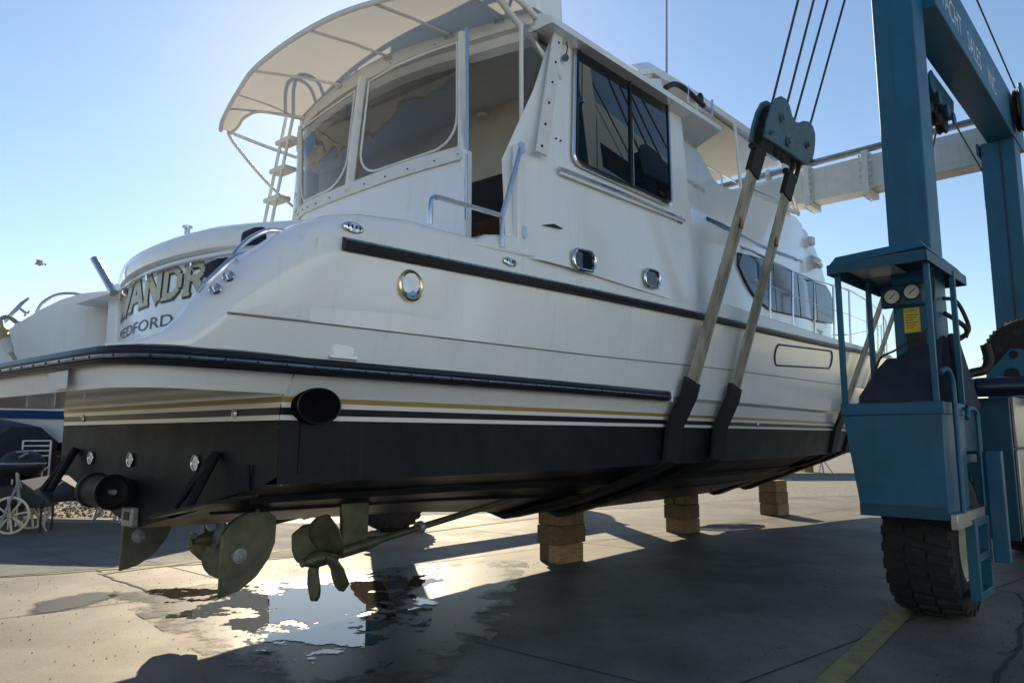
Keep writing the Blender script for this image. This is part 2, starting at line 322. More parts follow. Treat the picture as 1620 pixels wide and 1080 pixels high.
for a,b,wd in ((yw(1.2,4.62),yw(-2.6,4.48),.03),((5.2,7.6),(2.8,3.9),.022),((-5.0,8.9),(-2.6,6.4),.03),((-6.1,8.36),(-2.3,10.1),.04),((3.6,5.6),(4.6,5.9),.012),((.5,11.2),(4.6,12.4),.015),((-2.6,6.4),(-.6,4.3),.02),((-9.2,12.4),(-5.2,9.1),.015)): crack(a,b,wd)

# pale shed added behind the camera to bounce fill light onto the hull
shed = thing('fill_light_shed','long pale metal shed added behind the viewer to bounce light onto the yacht','shed',(12,-12,0),R(26))
SHEDM = mat('fill_shed_siding', (.62,.77,.95), .6, var=.05, vscale=.6)  # bluish tint cools the light bounced onto the hull
M().box((-45,-14,0),(45,0,8.5)).build('wall', SHEDM, shed); M().prism([(-45.6,.5,8.5),(-45.6,-14.5,8.5),(-45.6,-7,11)],(91.2,0,0)).build('roof', mat('shed_roof',(.25,.27,.29),.5), shed)
for k in range(6): M().box((-38+14*k,.005,0),(-31.5+14*k,.06,5.6)).build('roller_door', mat('door_grey',(.30,.33,.36),.5) if k==0 else bpy.data.materials['door_grey'], shed)

for a,b_ in (((-7.5,4.2),(9,17.5)),((9.5,4.0),(-3.0,14.6)),((4.4,2.0),(-6.5,11.0)),((-1.5,2.5),(12,13.4))): line('expansion_joint', [a,((a[0]+b_[0])/2,(a[1]+b_[1])/2),b_], .014, JOINT, .0052)
# ================================================================ YACHT
yacht = thing('motor_yacht', 'large white motor yacht with black bottom hanging in slings above the concrete', 'yacht', YORG, YROT)
ST = [-5.05,-4.2,-2.5,-1,0,1.2,2.5,3.5,4.5,5.5,6.5,7.5,8.5,9.5,10.5,11.3,12,12.5,13,13.3,13.6]
def tab(vals): xs = [-5.95,-5.05,-2.5,0,2.5,4.5,6.5,8.5,10.5,12,13,13.6]; return lambda s: lerp(xs, vals, s)
HB = dict(sheer=tab([1.94,2.02,2.16,2.21,2.22,2.21,2.16,2.0,1.66,1.15,.6,0]), knuckle=tab([1.90,1.96,2.08,2.12,2.13,2.11,1.98,1.66,1.12,.6,.2,0]), rail=tab([1.87,1.90,2.02,2.07,2.08,2.04,1.88,1.5,.92,.4,.1,0]),
  flare=tab([1.84,1.86,1.97,2.02,2.03,2.0,1.83,1.42,.82,.32,.07,0]), gold=tab([1.74,1.74,1.90,1.98,2.0,1.97,1.80,1.36,.74,.25,.05,0]), boot=tab([1.72,1.72,1.89,1.97,1.99,1.96,1.78,1.33,.7,.22,.04,0]), chine=tab([1.71,1.72,1.88,1.94,1.94,1.9,1.66,1.14,.5,.12,.02,0]))
KS = dict(sheer=1., knuckle=.96, rail=.93, flare=.92, gold=.91, boot=.9, chine=.85, keel=.78)
zsheer = tab([2.63,2.68,2.75,2.83,2.90,2.97,3.06,3.2,3.32,3.40,3.44,3.46]); zknuck = tab([2.2,2.215,2.25,2.32,2.36,2.40,2.45,2.53,2.62,2.68,2.71,2.73])
zchine = tab([1.38,1.38,1.375,1.37,1.365,1.37,1.42,1.56,1.78,1.95,2.03,2.08]); zkeel = tab([.97,.97,.88,.68,.66,.66,.68,.75,1.05,1.5,1.8,2.0])
def lv(key, s, z, side=1):
    ss = s if s < 6.5 else 6.5+(s-6.5)*KS[key]
    return B(ss, side*max(HB[key](s),.012), z)
def hull_o(z, s):
    zs = [1.38,1.69,1.82,1.94,1.98,zknuck(s),zsheer(s)]; return lerp(zs, [HB[k](s) for k in ('chine','boot','gold','flare','rail','knuckle','sheer')], z)
def band(name, m, rows_fn, sub=None, stations=ST):
    q = M()
    for side in (1,-1):
        q.loft([rows_fn(s, side) for s in (stations if side == 1 else [-4.72]+stations[1:])])
    return q.build(name, m, yacht, smooth=28)
def mixkey(k1,k2,f,s,z,side):
    a = lv(k1,s,z,side); b_ = lv(k2,s,z,side); return a.lerp(b_,f)
band('hull_bottom', BOTTOM, lambda s,sd: [B(s if s<6.5 else 6.5+(s-6.5)*KS['keel'],0,zkeel(s)), B(s if s<6.5 else 6.5+(s-6.5)*.81, sd*max(HB['chine'](s)-.1,.012)*.5, zkeel(s)+(zchine(s)-.06-zkeel(s))*.46), B(s if s<6.5 else 6.5+(s-6.5)*.83, sd*max(HB['chine'](s)*.97-.1,.012), zchine(s)-.05), lv('chine',s,zchine(s)-.04,sd), lv('chine',s,zchine(s),sd), lv('boot',s,1.69 if s<7.5 else 1.69+.14*(s-7.5),sd)])
def zb(z, s): return z if s < 7.5 else z+.14*(s-7.5)
band('boot_stripe_white', WHITE, lambda s,sd: [lv('boot',s,zb(1.69,s),sd), mixkey('boot','gold',.2,s,zb(1.718,s),sd)])
band('boot_stripe_navy', NAVY, lambda s,sd: [mixkey('boot','gold',.2,s,zb(1.718,s),sd), mixkey('boot','gold',.55,s,zb(1.76,s),sd)])
band('boot_stripe_white', WHITE, lambda s,sd: [mixkey('boot','gold',.55,s,zb(1.76,s),sd), mixkey('boot','gold',.8,s,zb(1.789,s),sd)])
band('boot_stripe_gold', GOLD, lambda s,sd: [mixkey('boot','gold',.8,s,zb(1.789,s),sd), lv('gold',s,zb(1.82,s),sd)])
band('topsides', GEL, lambda s,sd: [lv('gold',s,zb(1.82,s),sd), mixkey('gold','flare',.25,s,zb(1.855,s),sd), mixkey('gold','flare',.7,s,zb(1.91,s),sd), lv('flare',s,zb(1.945,s),sd), lv('rail',s,zb(1.98,s),sd), lv('knuckle',s,zknuck(s),sd)])
q = M()
for sd in (1,-1):
    rows = []
    for s in [-5.05,-4.6]+ST[1:]:
        zt = zsheer(s)
        rows.append([lv('knuckle',s,zknuck(s),sd)+Vector((0,-.006*sd,0)), mixkey('knuckle','sheer',.5,s,(zknuck(s)+zt)/2,sd), lv('sheer',s,zt,sd)])
    q.loft(rows)
q.build('upper_topsides', GEL, yacht)
# knuckle crease, its shadow drawn as a thin grey tube
for sd in (1,-1):
    M().tube([lv('knuckle',s,zknuck(s),sd)+Vector((0,-.001*sd,0)) for s in [-5.5,-5.05]+ST[1:]], .007, 6).build('crease_shade_line', mat('crease_shade_grey', (.25,.24,.22), .6), yacht)
# transom below the platform, in the same bands
TS = -5.05
def tr_band(name, m, z0, z1, k0, k1):
    a = HB[k0](TS)-.003; b_ = HB[k1](TS)-.003
    M().add([B(TS,a,z0),B(TS,-a+.26,z0),B(TS+.33,-a-.01,z0),B(TS+.33,-b_-.01,z1),B(TS,-b_+.26,z1),B(TS,b_,z1)], [(0,1,4,5),(1,2,3,4)]).build(name, m, yacht)
hw = HB['chine'](TS)-.003
M().add([B(TS,hw,1.38),B(TS,hw-.14,1.325),B(TS,.8,1.16),B(TS,.12,.99),B(TS,0,.965),B(TS,-.12,.99),B(TS,-.8,1.16),B(TS,-hw+.3,1.33),B(TS,-hw+.26,1.38),B(TS,-HB['boot'](TS)+.26,1.69),B(TS,HB['boot'](TS)-.003,1.69),
   B(TS+.3,-hw,1.38),B(TS+.3,-HB['boot'](TS),1.69)], [tuple(range(11)),(8,11,12,9)]).build('transom', BOTTOM, yacht)
tr_band('boot_stripe_white', WHITE, 1.69,1.718,'boot','boot'); tr_band('boot_stripe_navy', NAVY, 1.718,1.76,'boot','boot'); tr_band('boot_stripe_white', WHITE, 1.76,1.789,'boot','gold'); tr_band('boot_stripe_gold', GOLD, 1.789,1.82,'gold','gold')
tr_band('transom_upper', GEL, 1.82,1.86,'gold','gold')
# swim platform
def plat_outline(inset=0., zofs=0):
    half = [(-5.05,1.90-inset*1.6),(-5.4,1.885-inset*1.25),(-5.62,1.86-inset)]
    r = .32
    for k in range(1,8): a = R(90*k/8); half.append((-5.62-(r-inset*.6)*math.sin(a), 1.54-inset*.4+(r-inset*.6)*math.cos(a)))
    half += [(-5.95+inset*.6,1.3),(-5.965+inset*.6,.7),(-5.975+inset*.6,0)]
    return half + [(s,-o) for s,o in reversed(half[:-1])]
def plat(name, m, z0, z1, inset=0, ins2=None):
    o1 = plat_outline(inset); o2 = plat_outline(inset if ins2 is None else ins2)
    q = M(); q.loft([[B(s,o,z0) for s,o in o1],[B(s,o,z1) for s,o in o2]]); n = len(o1)
    q.add([B(s,o,z0) for s,o in o1],[tuple(range(n))]); q.add([B(s,o,z1) for s,o in o2],[tuple(range(n))]); return q.build(name, m, yacht)
plat('swim_platform', GEL, 1.832, 2.025, .085, .0)
M().box(B(-5.96,1.25,1.838),B(-5.958,.98,1.93)).build('platform_hatch', mat('hatch_grey', (.55,.56,.57), .4), yacht)
M().tube([B(-5.962,o,1.936) for o in (.93,1.1,1.3)], .006, 6).build('hatch_edge', DARK, yacht)
# lower rub rail: starboard side, round the platform, port side
railpath = [B(s, hull_o(1.985,s)+.004, 1.985) for s in (-1.08,-1.6,-2.2,-2.8,-3.4,-4.0,-4.6,-5.05)] + [B(s,o*1.003,1.985) for s,o in plat_outline(-.012)[1:-1]] + [B(s,-hull_o(1.985,s)-.004,1.985) for s in (-5.05,-4,-2.5,-1.08)]
M().tube([p+Vector((0,0,.012)) for p in railpath], .034, 8, flat=.8).build('rub_rail', RUBBER, yacht)
M().tube([p+Vector((0,0,-.03)) for p in railpath], .024, 8).build('rub_rail', RUBBER, yacht)
def outward(path, d):
    out = []
    for i,p in enumerate(path):
        t = path[min(i+1,len(path)-1)]-path[max(i-1,0)]; n = Vector((t.y,-t.x,0)).normalized()
        if n.dot(Vector((p.x+3,p.y,0))) < 0: n = -n
        out.append(p+n*d)
    return out
M().tube([p+Vector((0,0,-.012)) for p in outward(railpath,.026)], .010, 6).build('rail_strip', STRIP, yacht)
def bolts(path, step, r, dz, out, name='rail_screw'):
    q = M(); acc = 0
    P = outward(path, out)
    for a,b_ in zip(P[:-1],P[1:]):
        L_ = (b_-a).length; t = step-acc
        while t < L_: q.ball(a+(b_-a)*(t/L_)+Vector((0,0,dz)), r, 6, 4); t += step
        acc = (acc+L_) % step
    o = q.build(name, DARK, yacht); o['kind'] = 'stuff'; return o
bolts(railpath[:22], .17, .007, -.012, .034)
e = railpath[0]; M().box(e+Vector((.0,-.035,-.06)), e+Vector((.03,.02,.055))).build('rail_end_cap', WHITE, yacht, .005)
# sheer rub rail
for sd in (1,-1):
    sp = [lv('sheer',s,zsheer(s),sd)+Vector((0,-.012*sd,-.015)) for s in [-4.9,-4.5,-4,-3.2]+ST[2:]]
    M().tube(sp, .039, 8, flat=.8).build('sheer_rail', RUBBER, yacht)
    M().tube([p+Vector((0,-.026*sd,.018)) for p in sp], .008, 6).build('rail_strip', STRIP, yacht)
    if sd == 1: bolts(sp, .2, .006, .018, .031)
# decks, bulwark and quarter wings
ZC = 2.93
def cap_top(s): return lerp([-6.0,-5.87,-5.69,-5.60,-5.49,-5.36,-5.10,-4.85,-4.52,-3.9,-2.9,0,4,7,9.5,13.6],[2.03,2.04,2.13,2.27,2.42,2.545,2.77,2.89,2.93,2.93,2.99,3.04,3.08,3.18,3.34,3.56], s)
for sd in (1,-1):
    rows = []
    for s in [-5.95,-5.9,-5.83,-5.75,-5.65,-5.55,-5.45,-5.35,-5.2,-5.05,-4.9,-4.72,-4.4,-4.1,-4.0999,-3.7,-3.3,-2.9,-2.4]:
        zt = cap_top(s); z0 = 2.02 if s < -4.09995 else zsheer(s)-.04
        ro = min(.19, max((zt-z0)*.8,.012)) * lerp([-5.1,-4.4],[1.1,.35],s)
        corner = lerp([-5.95,-5.9,-5.83,-5.75,-5.65,-5.55],[.22,.14,.075,.035,.01,0],s)
        row = []
        for k in range(6):
            z = z0+(zt-ro-z0)*k/5; row.append(B(s, sd*(hull_o(z,s)-corner+(.004 if -5.1<s<-4.05 else .0)), z))
        oo = abs(row[-1].y)
        for k in range(1,7): a = R(90*k/6); row.append(B(s, sd*(oo-ro+ro*math.cos(a)), zt-ro+ro*math.sin(a)))
        inner = lerp([-5.2,-4.6],[ro+.015,.5],s)
        row.append(B(s, sd*(oo-inner), zt-.0)); row.append(B(s, sd*(oo-inner-.02), zt-.04)); row.append(B(s, sd*(oo-inner-.03), 2.02 if s<-4.3 else 2.6))
        rows.append(row)
    M().loft(rows[:14]).build('quarter_bulwark', GEL, yacht, smooth=50); M().loft(rows[14:]).build('side_bulwark', GEL, yacht, smooth=50)
dk = M(); rows = []
for s in ST[1:]:
    o = HB['sheer'](s); z = cap_top(s); rows.append([B(s,sd_*o_,z_) for sd_,o_,z_ in ((1,o,zsheer(s)),(1,o-.02*min(1,o),z-.03),(1,max(o-.07,0),z),(1,max(o-.3,0),z),(0,0,z+.03),(-1,max(o-.3,0),z),(-1,max(o-.07,0),z),(-1,o-.02*min(1,o),z-.03),(-1,o,zsheer(s)))])
dk.loft(rows[1:]); dk.build('deck', GELD, yacht)
M().add([B(-5.0,-1.6,2.74),B(-5.0,1.6,2.74),B(-2.2,2.0,2.74),B(-2.2,-2.0,2.74)],[(0,1,2,3)]).build('aft_deck', GELD, yacht)
# curved name panel and coaming
def sarc(o, k=.16, s0=-5.12, oc=.3): return s0+k*(o-oc)**2
def name_pt(o, z, out=0.):
    sl = 2*.16*(o-.3); n = Vector((-1,-(-sl),0)); s = sarc(o)+.05*(z-2.4)-0.0
    ln = math.hypot(1,sl); return B(s-out/ln, o+out*sl/ln*1.0, z)
OS = [-1.35+3.05*i/30 for i in range(31)]
M().loft([[name_pt(o,z) for o in OS] for z in (2.02,2.2,2.4,2.6,2.78)]).build('name_panel', GEL, yacht)
co = M(); prof = [(.035,2.78),(-.02,2.80),(-.035,2.86),(-.02,2.92),(.03,2.955),(.12,2.965),(.4,2.965),(.42,2.75)]
co.loft([[B(sarc(o)+d,o,z-.06*max(0,(o-.9))**1.0) for d,z in prof] for o in OS]); co.build('stern_coaming', GEL, yacht, smooth=50)
M().box(B(-4.86,-1.24,2.02),B(-4.80,-1.04,2.88)).build('transom_door', GEL, yacht, .01)
M().tube(smooth_path([name_pt(o,2.735,.03) for o in (-1.2,-.9,-.6,-.1,.5,1.0,1.45)],4), .011, 8).build('transom_grab_rail', CHROME, yacht)
for o in (-.55,.1,.7): M().tube([name_pt(o,2.735,.03),name_pt(o,2.70,.03),name_pt(o,2.68,.0)], .009, 8).build('rail_bracket', CHROME, yacht)
rh = [B(-5.08,-1.0,3.03),B(-5.02,-.72,2.72)]; M().tube(rh, .032, 14).build('rod_holder', CHROME, yacht)
M().tube([B(-4.98,.36,2.95),B(-4.98,.36,3.06)], [.02,.018], 10).build('flagpole_socket', CHROME, yacht)
M().lathe([(.0,.02),(.034,.02),(.034,0),(.02,0)], B(-4.98,.36,3.05),(0,0,1),12).build('socket_cap', CHROME, yacht)
# lettering on the name panel
LET = {'W':[((0,1),(.28,0)),((.28,0),(.5,.85)),((.5,.85),(.72,0)),((.72,0),(1,1))],'A':[((0.05,0),(.48,1)),((.52,1),(.95,0)),((.22,.34),(.78,.34))],'N':[((.12,0),(.12,1)),((.12,1),(.88,0)),((.88,0),(.88,1))],
 'D':[((.15,0),(.15,1)),((.15,.94),(.6,.94)),((.6,.94),(.88,.72)),((.88,.72),(.88,.28)),((.88,.28),(.6,.06)),((.6,.06),(.15,.06))],'R':[((.15,0),(.15,1)),((.15,.94),(.65,.94)),((.65,.94),(.84,.8)),((.84,.8),(.84,.64)),((.84,.64),(.65,.5)),((.65,.5),(.15,.5)),((.5,.5),(.9,0))]}
SER = {'W':[(0,1),(1,1),(.5,.85)],'A':[(.05,0),(.95,0)],'N':[(.12,0),(.12,1),(.88,1)],'D':[(.15,0),(.15,1)],'R':[(.15,0),(.15,1),(.9,0)]}
def letter(ch, o0, z0, wd, ht, grow, out, shift=(0,0)):
    q = M(); th = .27
    def quad(a, b_, t):
        a = Vector((a[0]*wd,a[1]*ht)); b_ = Vector((b_[0]*wd,b_[1]*ht)); d = (b_-a).normalized(); n = Vector((-d.y,d.x)); hw_ = t*wd/2+grow; e_ = grow
        return [a-d*e_-n*hw_, b_+d*e_-n*hw_, b_+d*e_+n*hw_, a-d*e_+n*hw_]
    polys = []
    for i,(a,b_) in enumerate(LET[ch]): polys.append(quad(a,b_, th if abs(a[1]-b_[1])>.3 and not (ch in 'WA' and i%2==1 and False) else .19))
    for (x,y) in SER[ch]: polys.append(quad((x-.19,y),(x+.19,y),.10))
    for i,pl in enumerate(polys):
        q.add([name_pt(o0+p.x+shift[0], z0+p.y+shift[1], out+i*.00015) for p in pl], [(0,1,2,3)])
    return q
LGOLD = mat('letter_gold', (.62,.53,.36), .35, .3, var=.35, vscale=60)
LDARK = mat('letter_outline', (.015,.02,.035), .35)
for i,(ch,o0,wd,z0) in enumerate((('W',-.86,.52,2.525),('A',-.30,.30,2.525),('N',.04,.27,2.525),('D',.34,.24,2.525),('R',.61,.23,2.525))):
    letter(ch,o0,z0,wd,.21,.007,.003,(.008,-.010)).build('letter', LDARK, yacht); letter(ch,o0,z0,wd,.21,.0,.0065).build('letter_face', LGOLD, yacht)
text_mesh('MEDFORD', .115, lambda c: name_pt(-.68+c.x*2.25, 2.335+c.y, .004), 'port_lettering', LDARK, yacht, .0)
# quarter fittings
def cleat(c, d, nrm, L=.3):
    c = Vector(c); d = Vector(d).normalized(); n = Vector(nrm).normalized(); r_ = []
    q = M(); q.tube([c+n*.075-d*L/2, c+n*.085-d*L*.3, c+n*.085+d*L*.3, c+n*.075+d*L/2], [.011,.017,.017,.011], 10)
    for f in (-.17,.17): q.tube([c+d*L*f, c+d*L*f+n*.08], [.013,.012], 8); q.lathe([(0,.012),(.028,.012),(.034,0)], c+d*L*f, n, 12)
    return q.build('cleat', CHROME, yacht)
cleat(B(-5.50,1.86,2.37), B(.62,.05,.72), B(-.55,.55,.35), .29)
cleat(B(-5.30,-1.86,2.60), B(.5,0,.75), B(-.7,0,.5), .34)
hr = [B(-5.40,1.80,2.50),B(-5.39,1.77,2.56),B(-5.30,1.76,2.66),B(-5.19,1.76,2.73),B(-5.08,1.78,2.74)]
M().tube(smooth_path(hr,5), .014, 8).build('quarter_grab_rail', CHROME, yacht)
M().tube(smooth_path([B(-5.2,-1.86,2.66),B(-5.16,-1.86,2.76),B(-5.05,-1.86,2.85),B(-4.92,-1.86,2.88),B(-4.8,-1.86,2.87)],5), .014, 8).build('quarter_grab_rail', CHROME, yacht)
def fairlead(c):
    c = Vector(c); q = M()
    q.loft([[c+Vector((.075*k*math.cos(2*math.pi*j/20), -.012*h, .034*k*math.sin(2*math.pi*j/20))) for j in range(20)] for k,h in ((1,0),(.96,.6),(.8,1.),(.0,1.))], True)
    f = q.build('fairlead', CHROME, yacht)
    q = M()
    for dx in (-.04,-.012,.016,.042): q.ball(c+Vector((dx,-.0125,.004)), .009, 8, 5, (.8,.3,1.5))
    q.build('fairlead_slot', DARK, f)
for s,z in ((-4.83,2.775),(-3.52,2.815)): fairlead(B(s,hull_o(zsheer(s),s)-.0+.002,z))
# port hole
ph = B(-4.385, hull_o(2.5,-4.385)+.004, 2.515)
ring = M().lathe([(.070,-.02),(.074,.012),(.088,.018),(.100,.012),(.104,-.01)], ph, (0,-1,0), 32).build('hawse_ring', BRASS, yacht)
M().lathe([(.071,.010),(.066,.002),(.058,.0),(.0,.0)], ph, (0,-1,0), 28).build('hawse_pipe', mat('hawse_steel', (.5,.56,.66), .12, 1.), ring)
M().lathe([(.045,.0),(.05,.004),(.0,.005)], ph+Vector((-.03,-.004,.0)), (0,-1,0), 20).build('hawse_opening', mat('hawse_inner', (.75,.78,.8), .3,.6), ring)
# exhaust outlets
ex = B(-4.845, hull_o(1.79,-4.845)+.05, 1.772)
def ell(c, rx, rz, y, n=28): return [c+Vector((rx*math.cos(2*math.pi*k/n), -y, rz*math.sin(2*math.pi*k/n))) for k in range(n)]
M().loft([ell(ex,.146,.102,-.12),ell(ex,.150,.105,-.004),ell(ex,.146,.101,.0),ell(ex,.137,.092,-.004),ell(ex,.125,.082,-.007),ell(ex,.09,.055,-.008),ell(ex,.001,.001,-.008)], True).build('exhaust_outlet', HOLE, yacht)  # shallow face, near-black stands in for the shade inside the pipe
rg = ell(ex,.145,.100,.001); M().tube(rg+[rg[0]], .005, 6).build('outlet_rim', RUBBER, yacht)
M().prism([B(-4.93,hull_o(1.5,-4.93)+.006,1.39),B(-4.76,hull_o(1.5,-4.76)+.006,1.39),B(-4.77,hull_o(1.6,-4.75)+.01,1.69),B(-4.92,hull_o(1.6,-4.94)+.01,1.69)],(0,.02,0)).build('exhaust_soot_trail', SOOT, yacht)
cr = B(-4.80, hull_o(2.09,-4.8)-.01, 2.085)
M().prism([cr+Vector((x,0,z)) for x,z in rrect(-.075,.075,-.035,.035,.02,3)],(0,-.02,0)).build('hull_vent', GEL, yacht, .008)
M().prism([cr+Vector((x,0,z-.04)) for x,z in rrect(-.095,.095,-.012,.012,.006,2)],(0,-.03,0)).build('vent_lip', GEL, yacht, .006)
for s in (2.2,): 
    pts = [B(s_, hull_o(z,s_)+.004, z) for s_,z in [(2.72+x,2.665+.055*x+y) for x,y in rrect(-1.2,1.2,-.128,.128,.12,6)]]
    M().tube(pts+[pts[0]], .014, 6).build('hull_recess_edge', NAVY, yacht)
# through hulls
def thru(c, axis, r=.03, m=CHROME, name='through_hull'): return M().lathe([(0,.006),(r*.45,.006),(r*.5,.012),(r,.008),(r,0)], c, axis, 16).build(name, m, yacht)
thru(B(TS,1.25,1.735),B(-1,0,0)); thru(B(TS,-1.05,1.74),B(-1,0,0)); thru(B(1.35,hull_o(1.735,1.35),1.735),(0,-1,0),.028)
LAMPF = mat('underwater_lamp', (.75,.78,.78), .15)
for o in (-.82,-.12,.82): ob = thru(B(TS,o,1.437),B(-1,0,0),.045,LAMPF,'underwater_light'); M().lathe([(.046,0),(.052,.012),(.05,.016),(.044,.014)],B(TS,o,1.437),B(-1,0,0),18).build('lamp_bezel', CHROME, ob)
# thruster, anode, trim tabs, rudders, shafts, propellers
th = M().lathe([(.108,-.34),(.122,-.34),(.122,-.30),(.108,-.29),(.108,-.04),(.120,-.03),(.122,0),(.108,.0),(.102,-.03),(.0,-.05)], B(-5.21,.02,1.225), (0,-1,0), 28).build('stern_thruster', BOTTOM, yacht)
M().lathe([(0,.01),(.018,.01),(.02,-.05)], B(-5.21,.02,1.225), (0,-1,0), 12).build('thruster_hub', ZINC, th)
M().box(B(-5.2,-.02,1.12),B(-5.05,-.3,1.3)).build('thruster_bracket', BOTTOM, th)
an = M().box(B(-5.10,.065,.985),B(-5.052,-.105,1.115)).build('transom_anode', ZINC, yacht, .008)
M().box(B(-5.106,.025,1.03),B(-5.1,-.055,1.085)).build('anode_bolt_plate', DARK, an)
for sd in (1,-1):
    tb = M().hexa([B(-5.32,sd*.82,1.115),B(-5.32,sd*1.48,1.235),B(-5.06,sd*1.56,1.27),B(-5.06,sd*.74,1.125)],[B(-5.32,sd*.82,1.13),B(-5.32,sd*1.48,1.25),B(-5.06,sd*1.56,1.285),B(-5.06,sd*.74,1.14)]).build('trim_tab', BOTTOM, yacht)
    for o in (1.0,1.16): M().tube([B(-5.07,sd*1.10,1.50),B(-5.26,sd*o,1.19)], [.03,.024], 10).build('tab_actuator', BOTTOM, tb)
    M().tube([B(-5.07,sd*1.45,1.44),B(-5.06,sd*1.45,1.30)], .012, 8).build('tab_bracket', BOTTOM, tb)
    x = .75*sd
    rp = [(-4.822,.565),(-4.822,.97),(-4.74,1.06),(-4.64,1.10),(-4.50,1.095),(-4.425,1.04),(-4.43,.88),(-4.47,.78),(-4.56,.67),(-4.68,.595)]
    ru = M().prism([B(s,x-.016,z) for s,z in rp],B(0,.032,0)).build('rudder', BRONZE, yacht, .008)
    M().tube([B(-4.58,x,1.08),B(-4.58,x,1.3)], .03, 10).build('rudder_stock', BRONZE, ru)
    for so in (1,-1):
        rz = M().lathe([(.056,0),(.05,.016),(.015,.024),(.012,.03),(0,.03)], B(-4.70,x+.017*so,.82), (0,-so,0), 20).build('rudder_anode', ZINC, ru)
    hub = Vector(B(-4.06,.8*sd,.735)); ax = Vector(B(2.95,0,.375)).normalized()
    shaft = M().tube([hub-ax*.18, hub+ax*3.3], .028, 12).build('propeller_shaft', BRONZE, yacht)
    M().tube([hub-ax*.02+ax*1.0-ax*.05, hub+ax*.98], [.05,.05], 14).build('shaft_anode', ZINC, shaft)
    M().tube([hub+ax*.10,hub+ax*.16,hub+ax*.42,hub+ax*.5],[.036,.05,.05,.036],14).build('strut_barrel', BRONZE, shaft)
    M().hexa([hub+ax*.16+B(0,-.02,0),hub+ax*.16+B(0,.02,0),hub+ax*.40+B(0,.02,0),hub+ax*.40+B(0,-.02,0)],[B(-3.93,.8*sd-.02,1.3),B(-3.93,.8*sd+.02,1.3),B(-3.66,.8*sd+.02,1.3),B(-3.66,.8*sd-.02,1.3)]).build('shaft_strut', BRONZE, yacht, .012)
    M().tube([hub+ax*2.55,hub+ax*2.75],[.05,.06],12).build('shaft_log', BOTTOM, yacht)
    pr = M().tube([hub-ax*.17,hub-ax*.15,hub-ax*.08,hub+ax*.1],[.012,.03,.058,.062],14).build('propeller', BRONZE, yacht)
    e1 = ax.cross(Vector((0,0,1))).normalized(); e2 = e1.cross(ax).normalized()
    for k in range(4):
        a0 = 2*math.pi*k/4+R(-38*sd); rows = []
        for i in range(8):
            f = i/7; rad = .05+.30*f; chord = [.10,.18,.26,.315,.335,.305,.21,.02][i]; pit = -math.atan2(.30, 2*math.pi*rad*.55+.12)*sd
            row = []
            for j in range(7):
                u = (j/6-.5)*chord; da = u*math.cos(pit)/max(rad,.11); row.append(hub + (e1*math.cos(a0+da+.25*f*sd)+e2*math.sin(a0+da+.25*f*sd))*rad + ax*(u*math.sin(pit) - .03*f))
            rows.append(row)
        M().loft(rows).build('blade', BRONZE, pr, solid=.008)
# strakes under the bottom
for sd in (1,-1):
    for fo in (.45,.72):
        q = M(); rows = []
        for s in (-4.9,-3,-1,1,3,5,6.5):
            o = (HB['chine'](s)-.1)*fo; z = zkeel(s)+(zchine(s)-.06-zkeel(s))*(.92*fo if fo<.5 else .46+(fo-.5)*1.0)
            rows.append([B(s,sd*(o-.03),z+.0),B(s,sd*(o+.03),z-.012),B(s,sd*(o+.04),z+.03)])
        q.loft(rows).build('running_strake', BOTTOM, yacht)
# ---------------- cabin
def cab_o(z, s=0): return (2.18-(z-2.9)*.06)
cabst = [-3.50,-3.2,-2.95,-2.5,-1.5,-.62]
q = M(); rows = []
for s in cabst:
    lo = 2.88; hi = lerp([-3.5,-3.42,-2.95],[3.6,3.75,4.80],s) if s < -2.95 else 4.80+.07*(s+2.95)
    row = []
    for k in range(9):
        z = lo+(hi-lo)*k/8; o = cab_o(z); 
        if s < -3.0: o -= .25*((-3.0-s)/.5)**2*.5
        row.append(B(s,o,z))
    rows.append(row)
for sd in (1,-1):
    M().loft([[Vector((p.x,p.y*sd,p.z)) for p in r_] for r_ in (rows if sd == 1 else rows[3:])]).build('cabin_side', GEL, yacht)
# forward house side (lower) stepping in
def house_o(s): return lerp([-.62,.5,1.2,2,3,3.9,4.4,4.9,6.2,6.6],[2.13,2.12,2.08,2.0,1.92,1.83,1.76,1.70,1.60,1.55],s)
def hs(s, z):
    b_ = lerp([-.62,1.6],[1,0],s); o = house_o(s)+b_*(cab_o(min(z,4.0))-2.13)+(1-b_)*.03*max(0,3.3-z)/.33
    top = min(house_o(s)-.06,1.88); return o if z <= 3.95 else o+(top-o)*min(1,(z-3.95)/.22)
for sd in (1,-1):
    q = M(); q.loft([[B(s,sd*hs(s,z),z) for z in (2.9,3.1,3.3,3.6,3.9,3.98,4.06,4.17,lerp([-.62,.18,.7,3.9,5.0],[4.9,4.86,4.57,5.02,5.05],s))] for s in (-.64,-.3,0,.18,.4,.6,.8,1.2,1.6,2,2.5,3,3.5,3.9,4.2,4.5)])
    q.build('house_side', GEL, yacht)
M().add([B(-.615,2.11,3.97),B(-.615,2.04,4.98),B(-.60,1.7,4.98),B(-.60,1.7,3.97)],[(0,1,2,3)]).build('step_wall', GEL, yacht)
